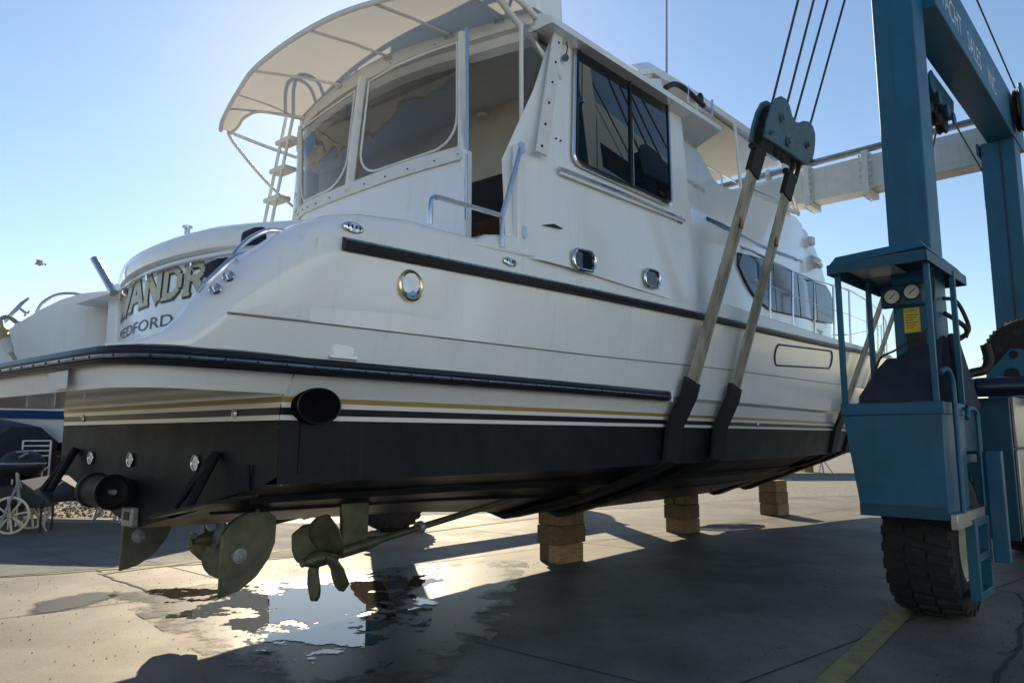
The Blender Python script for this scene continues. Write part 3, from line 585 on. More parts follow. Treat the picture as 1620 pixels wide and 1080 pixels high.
# front of the trunk and windscreen base
tr = [(3.9,1.70,5.02),(4.4,1.69,5.10),(4.76,1.665,5.12),(5.2,1.64,4.98),(5.6,1.61,4.80),(6.1,1.57,4.42),(6.8,1.42,3.95),(7.5,1.18,3.45),(8.1,.85,3.12)]
q = M(); q.loft([[B(s,o+.02*(s<6.5),3.0),B(s,o+.015,3.5),B(s,o,zt-.12),B(s,o-.1,zt),B(s,0,zt+.06),B(s,-o+.1,zt),B(s,-o,zt-.12),B(s,-o-.015,3.5),B(s,-o-.02*(s<6.5),3.0)] for s,o,zt in tr]); q.build('cabin_trunk', GEL, yacht, smooth=45)
# navy accent line
M().tube([B(s,hs(s,z_)+.0,z_) for s,z_ in ((-.2,3.925),(.25,3.945),(.73,3.967),(1.5,4.045),(2.3,4.13),(2.76,4.175),(3.5,4.27),(4.3,4.37))], .03, 6, flat=.35).build('accent_stripe', BLUEH, yacht)
# big tinted main windows
mw = [(.588,3.70),(.565,3.55),(.77,3.404),(.986,3.31),(1.217,3.246),(1.796,3.215),(3.34,3.348),(4.86,3.49),(6.1,3.61),(6.36,3.78),(6.34,3.97),(6.1,4.15),(5.778,4.22),(3.924,4.025),(1.754,3.856)]
def hw_pt(s,z,out): 
    o = hs(s,z) if s < 4.45 else max(house_o(s), hs(4.45,z)-.26*(s-4.45)) if s < 4.7 else house_o(s)
    return B(s,o-.005+out,z)
for sd in (1,-1):
    pts = [hw_pt(s,z,.02) for s,z in mw]; pts = [Vector((p.x,p.y*sd,p.z)) for p in pts]
    q = M(); segs = 40; rows = []
    def lim(s):
        zs = []
        for (a,b_) in zip(mw, mw[1:]+mw[:1]):
            if (a[0]-s)*(b_[0]-s) <= 0 and abs(a[0]-b_[0]) > 1e-6: zs.append(a[1]+(b_[1]-a[1])*(s-a[0])/(b_[0]-a[0]))
        return min(zs), max(zs)
    for i in range(segs+1):
        s = .57+(6.355-.57)*i/segs; a,b_ = lim(s); rows.append([Vector((p.x,p.y*sd,p.z)) for p in (hw_pt(s,a,.035),hw_pt(s,b_,.035))])
    win = q.loft(rows).build('main_window', BGLASS, yacht)
    M().tube(pts+[pts[0]], .012, 6).build('window_seal', DARK, win)
    for s in (2.1,3.5,4.9):
        a,b_ = lim(s); M().tube([Vector((p.x,p.y*sd,p.z)) for p in (hw_pt(s,a,.032),hw_pt(s-.05,b_,.032))], .010, 6).build('window_mullion', mat('mullion_blue',(.03,.05,.09),.2) if s==2.1 else DARK, win)
    br = [(1.0,3.12,3.80),(1.52,3.14,3.80),(2.36,3.13,3.81),(3.3,3.14,3.84),(4.3,3.15,3.93),(5.3,3.17,4.02),(6.6,3.22,4.05),(7.8,3.28,4.07),(9,3.36,4.12),(10.2,3.42,4.18),(11.4,3.48,4.25),(12.5,3.52,4.3)]
    M().tube([B(.3,sd*2.0,3.86)]+[B(s,sd*(HB['sheer'](s)-.06),zt) for s,_,zt in br]+[B(13.5,0,4.36)], .016, 8).build('bow_rail', CHROME, yacht)
    M().tube([B(s,sd*(HB['sheer'](s)-.06),(z0+zt)/2) for s,z0,zt in br], .005, 5).build('lifeline_wire', CHROME, yacht)
    for s,z0,zt in br[1:]: M().tube([B(s,sd*(HB['sheer'](s)-.08),z0-.1),B(s+.04,sd*(HB['sheer'](s)-.06),zt)], .016, 8).build('rail_stanchion', CHROME, yacht)
for x in (3.55,3.62): M().tube([B(x,2.13,3.08),B(x,2.13,3.13)], .014, 8).build('deck_cleat_post', CHROME, yacht)
M().tube([B(3.45,2.13,3.135),B(3.72,2.13,3.135)], .011, 8).build('deck_cleat', CHROME, yacht)
# horn and box
M().tube([B(5.0,1.66,4.62),B(5.3,1.68,4.58)],[.02,.055],12).build('horn_trumpet', CHROME, yacht); M().tube([B(5.0,1.66,4.56),B(5.35,1.68,4.51)],[.02,.06],12).build('horn_trumpet', CHROME, yacht)
M().box(B(4.92,1.60,4.8),B(5.06,1.72,4.94)).build('horn_cover', TRIM, yacht, .02)
# sliding side window
def cw(s,z,out): return B(s,cab_o(z)+out,z)
WQ = [(-2.79,3.758),(-1.10,3.823),(-.973,4.985),(-2.64,4.855)]
def wq(u, v, out):
    a = Vector(WQ[0]).lerp(Vector(WQ[1]),u); b_ = Vector(WQ[3]).lerp(Vector(WQ[2]),u); p = a.lerp(b_,v); return cw(p.x,p.y,out)
outl = [wq(u,v,.031) for u,v in rrect(0,1,0,1,.07,5)]
sw = M().add([wq(u,v,.034) for u,v in rrect(.012,.988,.012,.988,.06,5)],[tuple(range(24))]).build('side_window', WGLASS, yacht)
M().tube(outl+[outl[0]], .016, 6).build('window_frame', CHROME, sw)
o2 = [wq(u,v,.036) for u,v in rrect(.02,.98,.02,.98,.055,5)]; M().tube(o2+[o2[0]], .012, 6).build('window_gasket', DARK, sw)
M().tube([wq(.53,.01,.04),wq(.53,.99,.04)], .016, 6).build('window_mullion', DARK, sw)
M().tube([wq(.545,.02,.05),wq(.545,.6,.05)], .005, 6).build('window_track', CHROME, sw)
M().box(wq(.05,.52,.035),wq(.065,.56,.055)).build('window_latch', CHROME, sw)
M().tube([cw(-3.0,3.645,.035),cw(-2.0,3.70,.045),cw(-.84,3.75,.035)], .017, 8).build('side_grab_rail', CHROME, yacht)
M().prism([cw(-2.98,3.60,.01),cw(-.85,3.72,.01),cw(-.85,3.745,.01),cw(-2.98,3.625,.01)],(0,-.025,0)).build('window_ledge', TRIM, yacht)
for s in (-2.9,-1.9,-.92): M().tube([cw(s,3.65+.055*(s+3)-.0,.0),cw(s,3.65+.055*(s+3),.04)], .012, 6).build('rail_bracket', CHROME, yacht)
for s,z in ((-2.63,4.93),(-1.9,4.97),(-1.25,5.0),(-2.98,3.93),(-.93,3.74)):
    q = M(); q.ball(cw(s,z-.03,.01),.009,6,4); q.ball(cw(s+.06,z-.028,.01),.009,6,4); q.build('snap_stud', DARK, yacht)
for s,z,wd in ((-2.72,2.965,.30),(-1.62,3.01,.27)):
    pts = [B(s+x,cab_o(z)+.03,z+y*1+.05*x) for x,y in rrect(-wd/2,wd/2,-.078,.078,.07,6)]
    pl = M().add([Vector((p.x,p.y+.004,p.z)) for p in pts],[tuple(range(len(pts)))]).build('portlight', WGLASS, yacht)
    M().tube(pts+[pts[0]], .014, 8).build('portlight_frame', CHROME, pl)
# roof with its overhang, soffit wing
q = M()
def rz(s): return lerp([-3.2,-.95,.06],[4.775,4.925,4.99],s)
rpt = lambda s: lerp([-3.12,-2.7,-2.3],[1.2,1.75,2.2],s)
q.loft([[B(s,2.2,rz(s)+.055),B(s,2.2,rz(s)),B(s,2.05,rz(s)-.005),B(s,-rpt(s)+.15,rz(s)-.005),B(s,-rpt(s),rz(s)),B(s,-rpt(s),rz(s)+.055),B(s,-rpt(s)+.12,rz(s)+.12),B(s,0,rz(s)+.17),B(s,2.08,rz(s)+.12)] for s in (-3.12,-2.7,-2.3,-.95,-.6)], True, True); q.build('cabin_roof', GEL, yacht)
for sd in (1,-1):
    zz = [B(-.6,sd*2.2,rz(-.6)),B(.08,sd*2.2,rz(.06)),B(.2,sd*1.80,4.90),B(-.6,sd*1.75,4.93)]; M().hexa(zz,[p+Vector((0,0,.055)) for p in zz]).build('roof_wing', GEL, yacht, .008)
M().add([B(-3.1,1.98,4.74),B(-3.1,-1.1,4.74),B(-2.5,-1.9,4.77),B(-.65,-1.98,4.86),B(-.65,1.98,4.86)],[(0,1,2,3,4)]).build('saloon_ceiling', CEIL, yacht)
# interior seen through the door and vinyl
M().add([B(-2.3,1.95,2.7),B(-2.3,-1.95,2.7),B(-2.3,-1.95,4.8),B(-2.3,1.95,4.8)],[(0,1,2,3)]).build('saloon_bulkhead', INTER, yacht)
M().box(B(-2.75,1.75,2.76),B(-2.35,.3,3.49)).build('saloon_cabinet', WOOD, yacht, .01)
M().box(B(-2.55,1.30,3.50),B(-2.46,.80,3.97)).build('television', DARK, yacht, .01)
M().lathe([(0,0),(.05,0),(.06,.02)],B(-2.35,.79,4.70),(0,0,1),14).build('ceiling_lamp', mat('lamp_lens',(.8,.75,.6),.3), yacht)
# ---------------- aft enclosure
BOT = [(-1.62,-2.3),(-1.45,-2.8),(-1.1,-3.2),(-.436,-3.526),(-.131,-3.586),(.472,-3.63),(1.122,-3.642),(1.734,-3.598)]
TOP = [(-1.78,-2.3),(-1.62,-2.75),(-1.32,-3.02),(-.92,-3.243),(-.559,-3.328),(.387,-3.461),(.936,-3.502),(1.56,-3.426)]
def encl(t, v, out=0.):
    def ev(C_):
        P = [Vector((a,b_,0)) for a,b_ in C_]; i = min(int(t),6); f = t-i
        p0 = P[max(i-1,0)]; p1=P[i]; p2=P[i+1]; p3=P[min(i+2,7)]
        return .5*((2*p1)+(p2-p0)*f+(2*p0-5*p1+4*p2-p3)*f*f+(-p0+3*p1-3*p2+p3)*f**3)
    a = ev(BOT); b_ = ev(TOP); p = a.lerp(b_,v); return B(p.y-out, p.x, 3.72+1.03*v)
ts = [7*i/42 for i in range(43)]
M().loft([[encl(t,-.82,.10*min(1,(7-t)/2)) for t in ts],[encl(t,-.5,.06*min(1,(7-t)/2)) for t in ts],[encl(t,-.06,.01) for t in ts]]).build('half_wall', GEL, yacht)
M().loft([[encl(t,-.09,.02) for t in ts],[encl(t,-.09,.035) for t in ts],[encl(t,.03,.02) for t in ts],[encl(t,.03,.0) for t in ts]]).build('vinyl_base_band', TRIM, yacht)
for a,b_ in ((1.2,2.86),(2.95,4.86),(5.04,6.9)):
    n = 14; vp = M().loft([[encl(a+(b_-a)*i/n,v,.006) for i in range(n+1)] for v in (.0,.25,.5,.75,1.0)]).build('vinyl_window', VINYL, yacht)
    ol = []
    for u,v in rrect(.02,.98,.03,.985,.001,1)[:0]: pass
    for k in range(7): an = R(180+90*k/6); ol.append((.26+.23*math.cos(an), .30+.25*math.sin(an)))
    for k in range(7): an = R(270+90*k/6); ol.append((.74+.23*math.cos(an), .30+.25*math.sin(an)))
    ol += [(.97,.6),(.97,.97),(.7,.97),(.4,.97),(.03,.97),(.03,.6)]
    pp = [encl(a+(b_-a)*u,v,.012) for u,v in ol]; M().tube(pp+[pp[0]], .011, 6).build('window_piping', TRIM, vp)
for t,wd in ((1.1,.03),(2.9,.03),(4.95,.05),(6.96,.035)):
    M().tube([encl(t,-.05,.015),encl(t,.5,.015),encl(t,1.04,.015)], wd, 6, flat=.8).build('vinyl_mullion', TRIM, yacht)
q = M()
for i in range(15):
    t = 1.3+5.6*i/14; q.ball(encl(t,-.045,.035), .007, 6, 4)
    if i % 2: q.ball(encl(t,1.02,.02), .006, 6, 4)
o = q.build('snap_stud', DARK, yacht); o['kind'] = 'stuff'
# curved fascia under the canopy
INN = [(-1.12,-3.13),(-.6,-3.27),(-.13,-3.352),(.3,-3.385),(.64,-3.393),(1.05,-3.35),(1.44,-3.26),(1.8,-3.19),(2.03,-3.13)]
OUT = [(-1.92,-3.60),(-1.7,-3.70),(-1.3,-3.83),(-.95,-3.93),(-.55,-4.03),(0,-4.085),(.5,-4.09),(.9,-4.05),(1.39,-3.92),(1.75,-3.75),(2.0,-3.55)]
def inn(o): return lerp([a for a,_ in INN],[b_ for _,b_ in INN],o)
def outc(o): return lerp([a for a,_ in OUT],[b_ for _,b_ in OUT],o)
osr = [-1.12+3.15*i/24 for i in range(25)]
fa = M(); fa.loft([[B(inn(o)+.10,o*.985,4.70) for o in osr],[B(inn(o)+.045,o,4.74) for o in osr],[B(inn(o)+.03,o,4.81) for o in osr],[B(inn(o)-.01,o,4.83) for o in osr],[B(inn(o)-.015,o,4.965) for o in osr],[B(inn(o)+.3,o,4.985) for o in osr]]); fa.build('canopy_fascia', TRIM, yacht)
cn = M(); cz = lambda o: 4.955-.012*(o-.2)**2
osc = [-1.10+3.1*i/30 for i in range(31)]
cn.loft([[B(inn(o)+(outc(o)-inn(o))*f, o, cz(o)+.02*math.sin(math.pi*f)) for o in osc] for f in (0,.2,.4,.6,.8,1)])
cn.build('canopy', CANVAS, yacht)
po = [-1.92,-1.8,-1.66,-1.5,-1.3,-1.2,-1.06]; fe = {-1.92:-3.50,-1.8:-3.50,-1.66:-3.53,-1.5:-3.575,-1.3:-3.57,-1.2:-3.48,-1.06:-3.15}
M().loft([[B(outc(o),o,cz(o)-.003) for o in po],[B((outc(o)+fe[o])/2,o,cz(o)+.02) for o in po],[B(fe[o],o,cz(o)) for o in po]]).build('canopy', CANVAS, yacht)
M().tube(smooth_path([B(s,o,cz(o)) for o,s in OUT],4), .022, 8).build('canopy_frame', TRIM, yacht)
M().tube(smooth_path([B(fe[o],o,cz(o)) for o in po],4), .014, 8).build('canopy_frame', TRIM, yacht)
for oo,oi in ((-1.45,-1.0),(-.55,-.13),(.42,.62),(1.12,1.28),(1.75,1.75)): 
    M().tube([B(outc(oo),oo,4.94),B((outc(oo)+inn(oi))/2,(oo+oi)/2,4.95),B(inn(oi)-.02,oi,4.93)], .014, 8).build('canopy_rib', TRIM, yacht)
    M().box(B(inn(oi)-.04,oi-.04,4.90),B(inn(oi),oi+.04,4.925)).build('rib_bracket', CHROME, yacht)
M().tube([B(-3.55,2.0,4.95),B(-3.3,2.03,4.93),B(-2.86,2.08,4.80)], .022, 8).build('canopy_frame', TRIM, yacht)
M().tube([B(-3.62,1.95,4.98),B(-3.38,1.93,4.9),B(-2.85,2.09,4.46)], .026, 10).build('canopy_brace', TRIM, yacht)
M().tube([B(-3.5,-1.95,4.93),B(-3.1,-1.95,4.91),B(-2.5,-1.95,4.9)], .02, 8).build('canopy_frame', TRIM, yacht)
M().tube(smooth_path([B(-3.5,-1.95,4.92),B(-3.4,-1.93,4.78),B(-3.0,-1.9,4.45),B(-2.4,-1.85,4.1)],5), .018, 8).build('canopy_brace', TRIM, yacht)
# vinyl beside the door and door posts
M().add([B(-3.28,2.03,4.78),B(-2.98,2.03,4.78),B(-3.27,2.08,3.75),B(-3.28,2.03,3.75)],[(0,1,2,3)]).build('vinyl_window', VINYL, yacht)
M().tube([B(-3.29,2.03,4.75),B(-3.29,2.03,4.2),B(-3.29,2.03,3.70)], .018, 6).build('door_post', TRIM, yacht)
M().prism([B(-2.98,2.10,4.80),B(-2.86,2.10,4.80),B(-3.17,2.165,3.68),B(-3.30,2.165,3.68)],(0,-.02,0)).build('cabin_edge_band', TRIM, yacht, .004)
for k in range(6): f = k/5; M().ball(B(-2.93-.31*f,2.125+.06*f,4.72-.98*f), .011, 8, 5).build('snap_stud', DARK, yacht)
M().tube([B(-3.60,1.76,3.7),B(-3.57,1.72,4.70)], .018, 8).build('door_post', CHROME, yacht)
M().box(B(-3.64,1.72,2.88),B(-3.56,1.78,3.70)).build('door_jamb', GEL, yacht, .01)
M().tube([B(-3.66,1.81,3.15),B(-3.66,1.81,3.64)], .010, 8).build('door_rod', CHROME, yacht)
M().box(B(-3.44,2.06,2.9),B(-3.36,2.12,3.72)).build('door_jamb', GEL, yacht, .01)
M().box(B(-3.44,2.12,3.64),B(-3.40,2.15,3.72)).build('door_hinge', CHROME, yacht); M().box(B(-3.40,2.121,3.02),B(-3.36,2.14,3.10)).build('door_hinge', CHROME, yacht)
# boarding rail, step
M().tube(smooth_path([B(-4.31,2.12,2.90),B(-4.31,2.12,3.02),B(-4.27,2.12,3.085),B(-4.1,2.12,3.10),B(-3.62,2.12,3.125)],5), .018, 8).build('boarding_rail', CHROME, yacht)
M().tube([B(-3.62,2.12,2.90),B(-3.62,2.12,3.12),B(-3.42,2.13,3.69)], .018, 8).build('boarding_rail', CHROME, yacht)
M().hexa([B(-3.95,1.5,2.86),B(-3.95,2.10,2.86),B(-2.9,2.17,2.9),B(-2.9,1.5,2.9)],[B(-3.7,1.5,2.99),B(-3.7,2.05,2.99),B(-2.9,2.15,3.14),B(-2.9,1.5,3.14)]).build('boarding_step', GEL, yacht, .03)
M().prism([B(-3.2,2.165,3.15),B(-2.98,2.19,3.165),B(-3.09,2.185,3.178)],(0,.03,0)).build('step_light', DARK, yacht)
# fenders kept behind the quarter rail
for c,l in ((B(-5.15,1.53,2.74),.16),(B(-5.37,1.56,2.51),.14)): M().hexa([c+B(-.06,-.05,-.06),c+B(-.05,.06,-.07),c+B(.07,.05,-.03),c+B(.06,-.06,-.02)],[c+B(-.05,-.06,.03),c+B(-.03,.05,.05),c+B(.06,.04,.075),c+B(.05,-.05,.07)]).build('quarter_pad', CLOTHN, yacht, .02)
# flybridge: aft rail above canopy, ladder, box, pedestal
rp = [B(inn(o)+.28,o,5.32) for o in (-1.0,-.5,0,.5,1.0,1.5,1.9)]
M().tube(smooth_path(rp,4), .02, 8).build('flybridge_rail', CHROME, yacht)
for o in (-.9,-.3,.3,.9,1.5): M().tube([B(inn(o)+.28,o,4.95),B(inn(o)+.28,o,5.32)], .014, 8).build('rail_stanchion', CHROME, yacht)
M().hexa([B(-3.0,1.1,5.0),B(-3.0,.1,5.0),B(-2.6,.1,5.0),B(-2.6,1.1,5.0)],[B(-3.0,1.1,5.45),B(-3.0,.1,5.45),B(-2.6,.1,5.45),B(-2.6,1.1,5.45)]).build('flybridge_locker', GEL, yacht, .04)
lad = None
for x in (-1.22,-1.08):
    l = M().tube(smooth_path([B(-3.60,x,2.75),B(-3.43,x,3.85),B(-3.25,x,4.95),B(-3.17,x,5.35),B(-3.05,x,5.52),B(-2.87,x,5.5),B(-2.8,x,5.2),B(-2.8,x,4.95)],6), .017, 8)
    if lad is None: lad = l.build('flybridge_ladder', TRIM, yacht)
    else: l.build('ladder_rail', TRIM, lad)
for k in range(6):
    z = 3.0+k*.33; s = -3.60+.16*(z-2.75); M().box(B(s-.03,-1.29,z),B(s+.12,-1.01,z+.045)).build('ladder_step', TRIM, lad, .008)
M().hexa([B(-2.35,1.45,4.95),B(-2.35,.9,4.95),B(-1.85,.9,4.95),B(-1.85,1.45,4.95)],[B(-2.35,1.5,6.2),B(-2.35,.9,6.2),B(-2.0,.9,6.2),B(-2.0,1.5,6.2)]).build('radar_mast', GEL, yacht, .04)
M().tube([B(.02,1.58,5.74),B(.0,1.66,7.9)], [.014,.006], 8).build('whip_antenna', GALV, yacht)
M().lathe([(.03,0),(.03,.08),(.016,.12)], B(.02,1.58,5.74),(0,0,1),12).build('antenna_base', CHROME, yacht)
# stern light on the cabin corner
M().tube([cw(-2.80,4.66,.02),cw(-2.84,4.63,.05)], [.02,.03], 12).build('floodlight', CHROME, yacht)
M().tube(smooth_path([cw(-2.78,4.8,.03),cw(-2.80,4.74,.05),cw(-2.8,4.68,.03)],4), .005, 6).build('floodlight_cable', DARK, yacht)
# pilothouse hardtop and openings
def ht(s): return lerp([-1.0,-.58,.5,.9,2.4,3.6],[5.36,5.58,5.70,5.72,5.83,5.84],s)
q = M(); q.loft([[B(s,1.72,ht(s)),B(s,1.74,ht(s)+.07),B(s,1.66,ht(s)+.15),B(s,0,ht(s)+.2),B(s,-1.66,ht(s)+.15),B(s,-1.74,ht(s)+.07),B(s,-1.72,ht(s))] for s in (-.95,-.75,-.55,-.2,.5,.9,1.6,2.4,3.2,3.75)], True, True); q.build('hardtop', GEL, yacht)
for sd in (1,-1):
    M().hexa([B(-.95,sd*1.66,4.95),B(-.95,sd*1.74,4.95),B(-.2,sd*1.74,5.0),B(-.2,sd*1.66,5.0)],[B(-.9,sd*1.62,5.40),B(-.9,sd*1.70,5.40),B(-.35,sd*1.70,5.62),B(-.35,sd*1.62,5.62)]).build('hardtop_leg', GEL, yacht, .02)
    for s0,z0,s1,z1,wd in ((1.62,4.85,1.66,5.76,.035),(3.48,5.0,3.55,5.82,.05),(.25,4.9,.5,5.70,.03)):
        M().tube([B(s0,sd*1.80,z0),B(s1,sd*1.74,z1)], wd, 6, flat=.6).build('pilothouse_mullion', GEL, yacht)
    M().add([B(1.68,sd*1.79,4.72),B(3.46,sd*1.79,4.98),B(3.52,sd*1.74,5.82),B(1.70,sd*1.74,5.76)],[(0,1,2,3)]).build('pilothouse_glass', CLEAR, yacht)
    M().prism([B(.22,sd*1.86,4.86),B(.34,sd*1.86,4.66),B(.75,sd*1.86,4.585),B(3.86,sd*1.86,5.02),B(3.86,sd*1.86,5.07),B(.8,sd*1.86,4.64),B(.42,sd*1.86,4.70),B(.29,sd*1.86,4.87)],(0,.05*sd,0)).build('opening_sill', TRIM, yacht, .008)
    M().tube([B(.5,sd*1.76,4.86),B(1.6,sd*1.76,4.92),B(3.4,sd*1.76,5.12)], .013, 8).build('side_rail', CHROME, yacht)
    M().tube([B(1.1,sd*1.76,4.6),B(1.1,sd*1.76,4.89)], .012, 8).build('rail_stanchion', CHROME, yacht)
    M().add([B(3.62,sd*1.78,5.2),B(4.2,sd*1.70,5.16),B(3.80,sd*1.70,5.72),B(3.62,sd*1.72,5.78)],[(0,1,2,3)]).build('wing_window', WGLASS, yacht)
    fr = [B(3.6,sd*1.80,5.17),B(4.26,sd*1.71,5.13),B(3.84,sd*1.71,5.76),B(3.6,sd*1.74,5.80)]; M().tube(fr+[fr[0]], .02, 6).build('wing_window_frame', GEL, yacht)
M().add([B(-.2,1.66,ht(.2)-.004),B(-.2,-1.66,ht(.2)-.004),B(3.6,-1.66,5.80),B(3.6,1.66,5.80)],[(0,1,2,3)]).build('pilothouse_ceiling', CEIL, yacht)
M().box(B(1.0,.55,5.66),B(1.7,-.25,5.70)).build('ceiling_hatch', mat('hatch_blue', (.35,.45,.62), .3), yacht, .01)
M().add([B(3.72,1.66,5.06),B(3.72,-1.66,5.06),B(3.62,-1.66,5.80),B(3.62,1.66,5.80)],[(0,1,2,3)]).build('windscreen', CLEAR, yacht)
M().add([B(-.6,1.8,4.2),B(-.6,-1.8,4.2),B(3.9,-1.8,4.3),B(3.9,1.8,4.3)],[(0,1,2,3)]).build('pilothouse_floor', GELD, yacht)
M().box(B(2.6,.3,4.3),B(3.5,-1.2,5.05)).build('helm_console', GEL, yacht, .06)
ARM = [(-.745,1.95,5.26),(-.52,1.95,5.39),(-.257,1.95,5.43),(-.017,1.95,5.42),(.2,1.95,5.41)]; BRK = [(-.254,1.97,5.47),(-.251,1.97,5.28),(.316,1.97,5.35),(.39,1.97,5.36),(.40,1.97,5.55)]
M().tube(smooth_path([B(*p) for p in ARM],4), .03, 8).build('outrigger_arm', DARK, yacht)
q = M(); q.tube([B(*p) for p in BRK], .014, 8); q.build('outrigger_bracket', CHROME, yacht)
M().ball(B(.12,1.95,5.47),.05,10,6,(1.1,.7,1.4)).build('outrigger_motor', DARK, yacht)
text_mesh('NAVIGATOR', .085, lambda c: B(-.28+c.x*1.2, hs(-.28+c.x*1.2,4.42)+.006, 4.40+c.y-.02*c.x), 'builder_lettering', mat('faded_letter',(.38,.40,.42),.5), yacht, .0)
# shore power cord on the port wing
pc = tag(M().tube(smooth_path([yacht_to_world(*p) for p in ((-5.38,-1.72,2.55),(-5.44,-1.70,2.58),(-5.5,-1.66,2.56),(-5.52,-1.55,2.48),(-5.53,-1.40,2.35),(-5.5,-1.25,2.2),(-5.45,-1.12,2.06))],6), .016, 8).build('power_cord', mat('cord_grey',(.3,.28,.2),.6)), 'shore power cord with yellow plug draped over the port quarter wing', 'power cord')
a = yacht_to_world(-5.525,-1.52,2.46); b_ = yacht_to_world(-5.53,-1.40,2.35); c_ = yacht_to_world(-5.515,-1.29,2.24)
M().tube([a,a.lerp(b_,.3),b_],[.02,.04,.038],12).build('yellow_plug', mat('plug_yellow',(.30,.26,.08),.5), pc); M().tube([b_,b_.lerp(c_,.6),c_],[.036,.034,.02],12).build('plug_collar', mat('plug_white',(.5,.5,.46),.5), pc)
# hose hanging from the platform edge
hp = smooth_path([yacht_to_world(-5.93,-.42,1.9),yacht_to_world(-5.94,-.43,1.4),yacht_to_world(-5.95,-.47,1.1),yacht_to_world(-6.0,-.6,.7),yacht_to_world(-6.05,-.85,.3),yacht_to_world(-6.1,-1.2,.02)],6)
tag(M().tube(hp, .013, 8).build('hose', HOSEM), 'thin tan hose hanging down from the swim platform edge', 'hose')
# ================================================================ TRAVEL LIFT
lift = thing('travel_lift', 'teal gantry boat hoist on big tyres straddling the white yacht', 'boat hoist', LORG, LROT)
def lb(name, a, b_, m=TEAL, bev=.012, parent=None): return M().box(B(*a),B(*b_)).build(name, m, parent or lift, bev)
S_AFT, S_FWD, ZB = -.3, 4.5, 5.9
for sd in (1,-1):
    lb('leg', (S_AFT,sd*4.01,1.0),(S_AFT+.42,sd*4.37,7.0)); lb('leg', (S_FWD,sd*4.05,1.0),(S_FWD+.5,sd*4.47,5.9))
    lb('top_beam', (S_AFT+.423,sd*4.14,ZB),(5.35,sd*4.49,6.55)); lb('leg_cap', (S_FWD-.08,sd*4.01,5.72),(S_FWD+.6,sd*4.04,5.895),TEALD)
    lb('sill_beam', (S_AFT+.423,sd*4.08,1.45),(S_FWD-.003,sd*4.36,1.85), TEALD)
cb = lb('cross_beam', (5.003,4.135,5.77),(5.4,-4.135,6.36), LWHITE, .015)
for o in (1.33,2.32,-1.33,-2.32):
    f = lb('beam_flange', (4.93,o-.05,5.68),(5.47,o+.05,6.44), LWHITE, .006, cb)
    q = M()
    for k in range(6): q.ball(B(4.925,o-.08,5.75+.12*k),.022,6,4); q.ball(B(4.925,o+.08,5.75+.12*k),.022,6,4)
    for k in range(5): q.ball(B(5.0+.1*k,o-.07,5.675),.022,6,4)
    x = q.build('flange_bolt', LWHITE, cb); x['kind'] = 'stuff'
for dz,r_ in ((.10,.035),(.16,.028)): M().tube([B(5.05,4.1,6.36+dz),B(5.05,-4.1,6.36+dz)], r_, 8).build('hydraulic_pipe', GALV, cb)
for o in (3.2,.6,-1): lb('pipe_clamp', (5.0,o-.04,6.363),(5.12,o+.04,6.56), LWHITE, .005, cb)
# lettering on the outer face of the starboard beam
LW = mat('letter_white',(.62,.66,.68),.5)
for wrd,x0 in (('YACHT',.36),('SALES',1.58),('INC',2.72)): text_mesh(wrd, .36, lambda c: B(x0+c.x*.80, 4.492, 6.04+c.y*.95), 'beam_lettering', LW, lift, .0)
# wheels
def wheel(o0, s0, parent, face):
    R_, Wd = .66, .56; c = B(s0,o0,R_)
    prof = [(.33,-.22),(.36,-.27),(.48,-.285),(.58,-.275),(.625,-.24),(.632,-.12),(.634,0),(.632,.12),(.625,.24),(.58,.275),(.48,.285),(.36,.27),(.33,.22)]
    wl = M().lathe(prof, c, (0,1,0), 40).build('wheel', TYRE, parent)
    q = M(); n = 26
    for k in range(n):
        a = 2*math.pi*k/n
        def pt(r, y, da): return c+Vector((r*math.cos(a+da), y, r*math.sin(a+da)))
        for sgn,ph in ((1,0),(-1,.5)):
            d = 2*math.pi/n*ph
            y0,y1 = .05*sgn,.285*sgn
            bot = [pt(.60,y0+.04*sgn,d-.075),pt(.575,y1,d-.02),pt(.575,y1,d+.115),pt(.60,y0+.04*sgn,d+.05)]; top = [pt(.664,y0+.045*sgn,d-.06),pt(.635,y1-.012*sgn,d-.01),pt(.635,y1-.012*sgn,d+.10),pt(.664,y0+.045*sgn,d+.04)]
            q.hexa(bot,top)
        d = 2*math.pi/n*.25; q.hexa([pt(.62,-.075,d-.05),pt(.62,.075,d-.085),pt(.62,.075,d+.05),pt(.62,-.075,d+.085)],[pt(.668,-.068,d-.045),pt(.668,.068,d-.075),pt(.668,.068,d+.045),pt(.668,-.068,d+.075)])
    t = q.build('tread_lugs', TYRE, wl); t['kind'] = 'stuff'
    M().lathe([(0,.10*face),(.10,.10*face),(.11,.04*face),(.18,.02*face),(.27,.06*face),(.29,.16*face),(.33,.22*face),(.345,.24*face),(.33,.235*face),(.33,-.22*face),(.2,-.1*face),(0,-.1*face)], c, (0,1,0), 32).build('rim', CREAM if face*o0>0 or True else TEAL, wl)
    return wl
wheel(4.16,-.06,lift,-1); wheel(-4.22,.05,lift,-1); wheel(4.25,4.75,lift,-1); wheel(-4.25,4.75,lift,-1)
for sd in (1,-1):
    for s in (-.06,4.75):
        lb('wheel_fork', (s-.2,sd*3.84,.45),(s+.2,sd*3.78,1.3), TEALD); lb('wheel_yoke', (s-.25,sd*3.78,1.36),(s+.25,sd*4.5,1.44), TEALD)
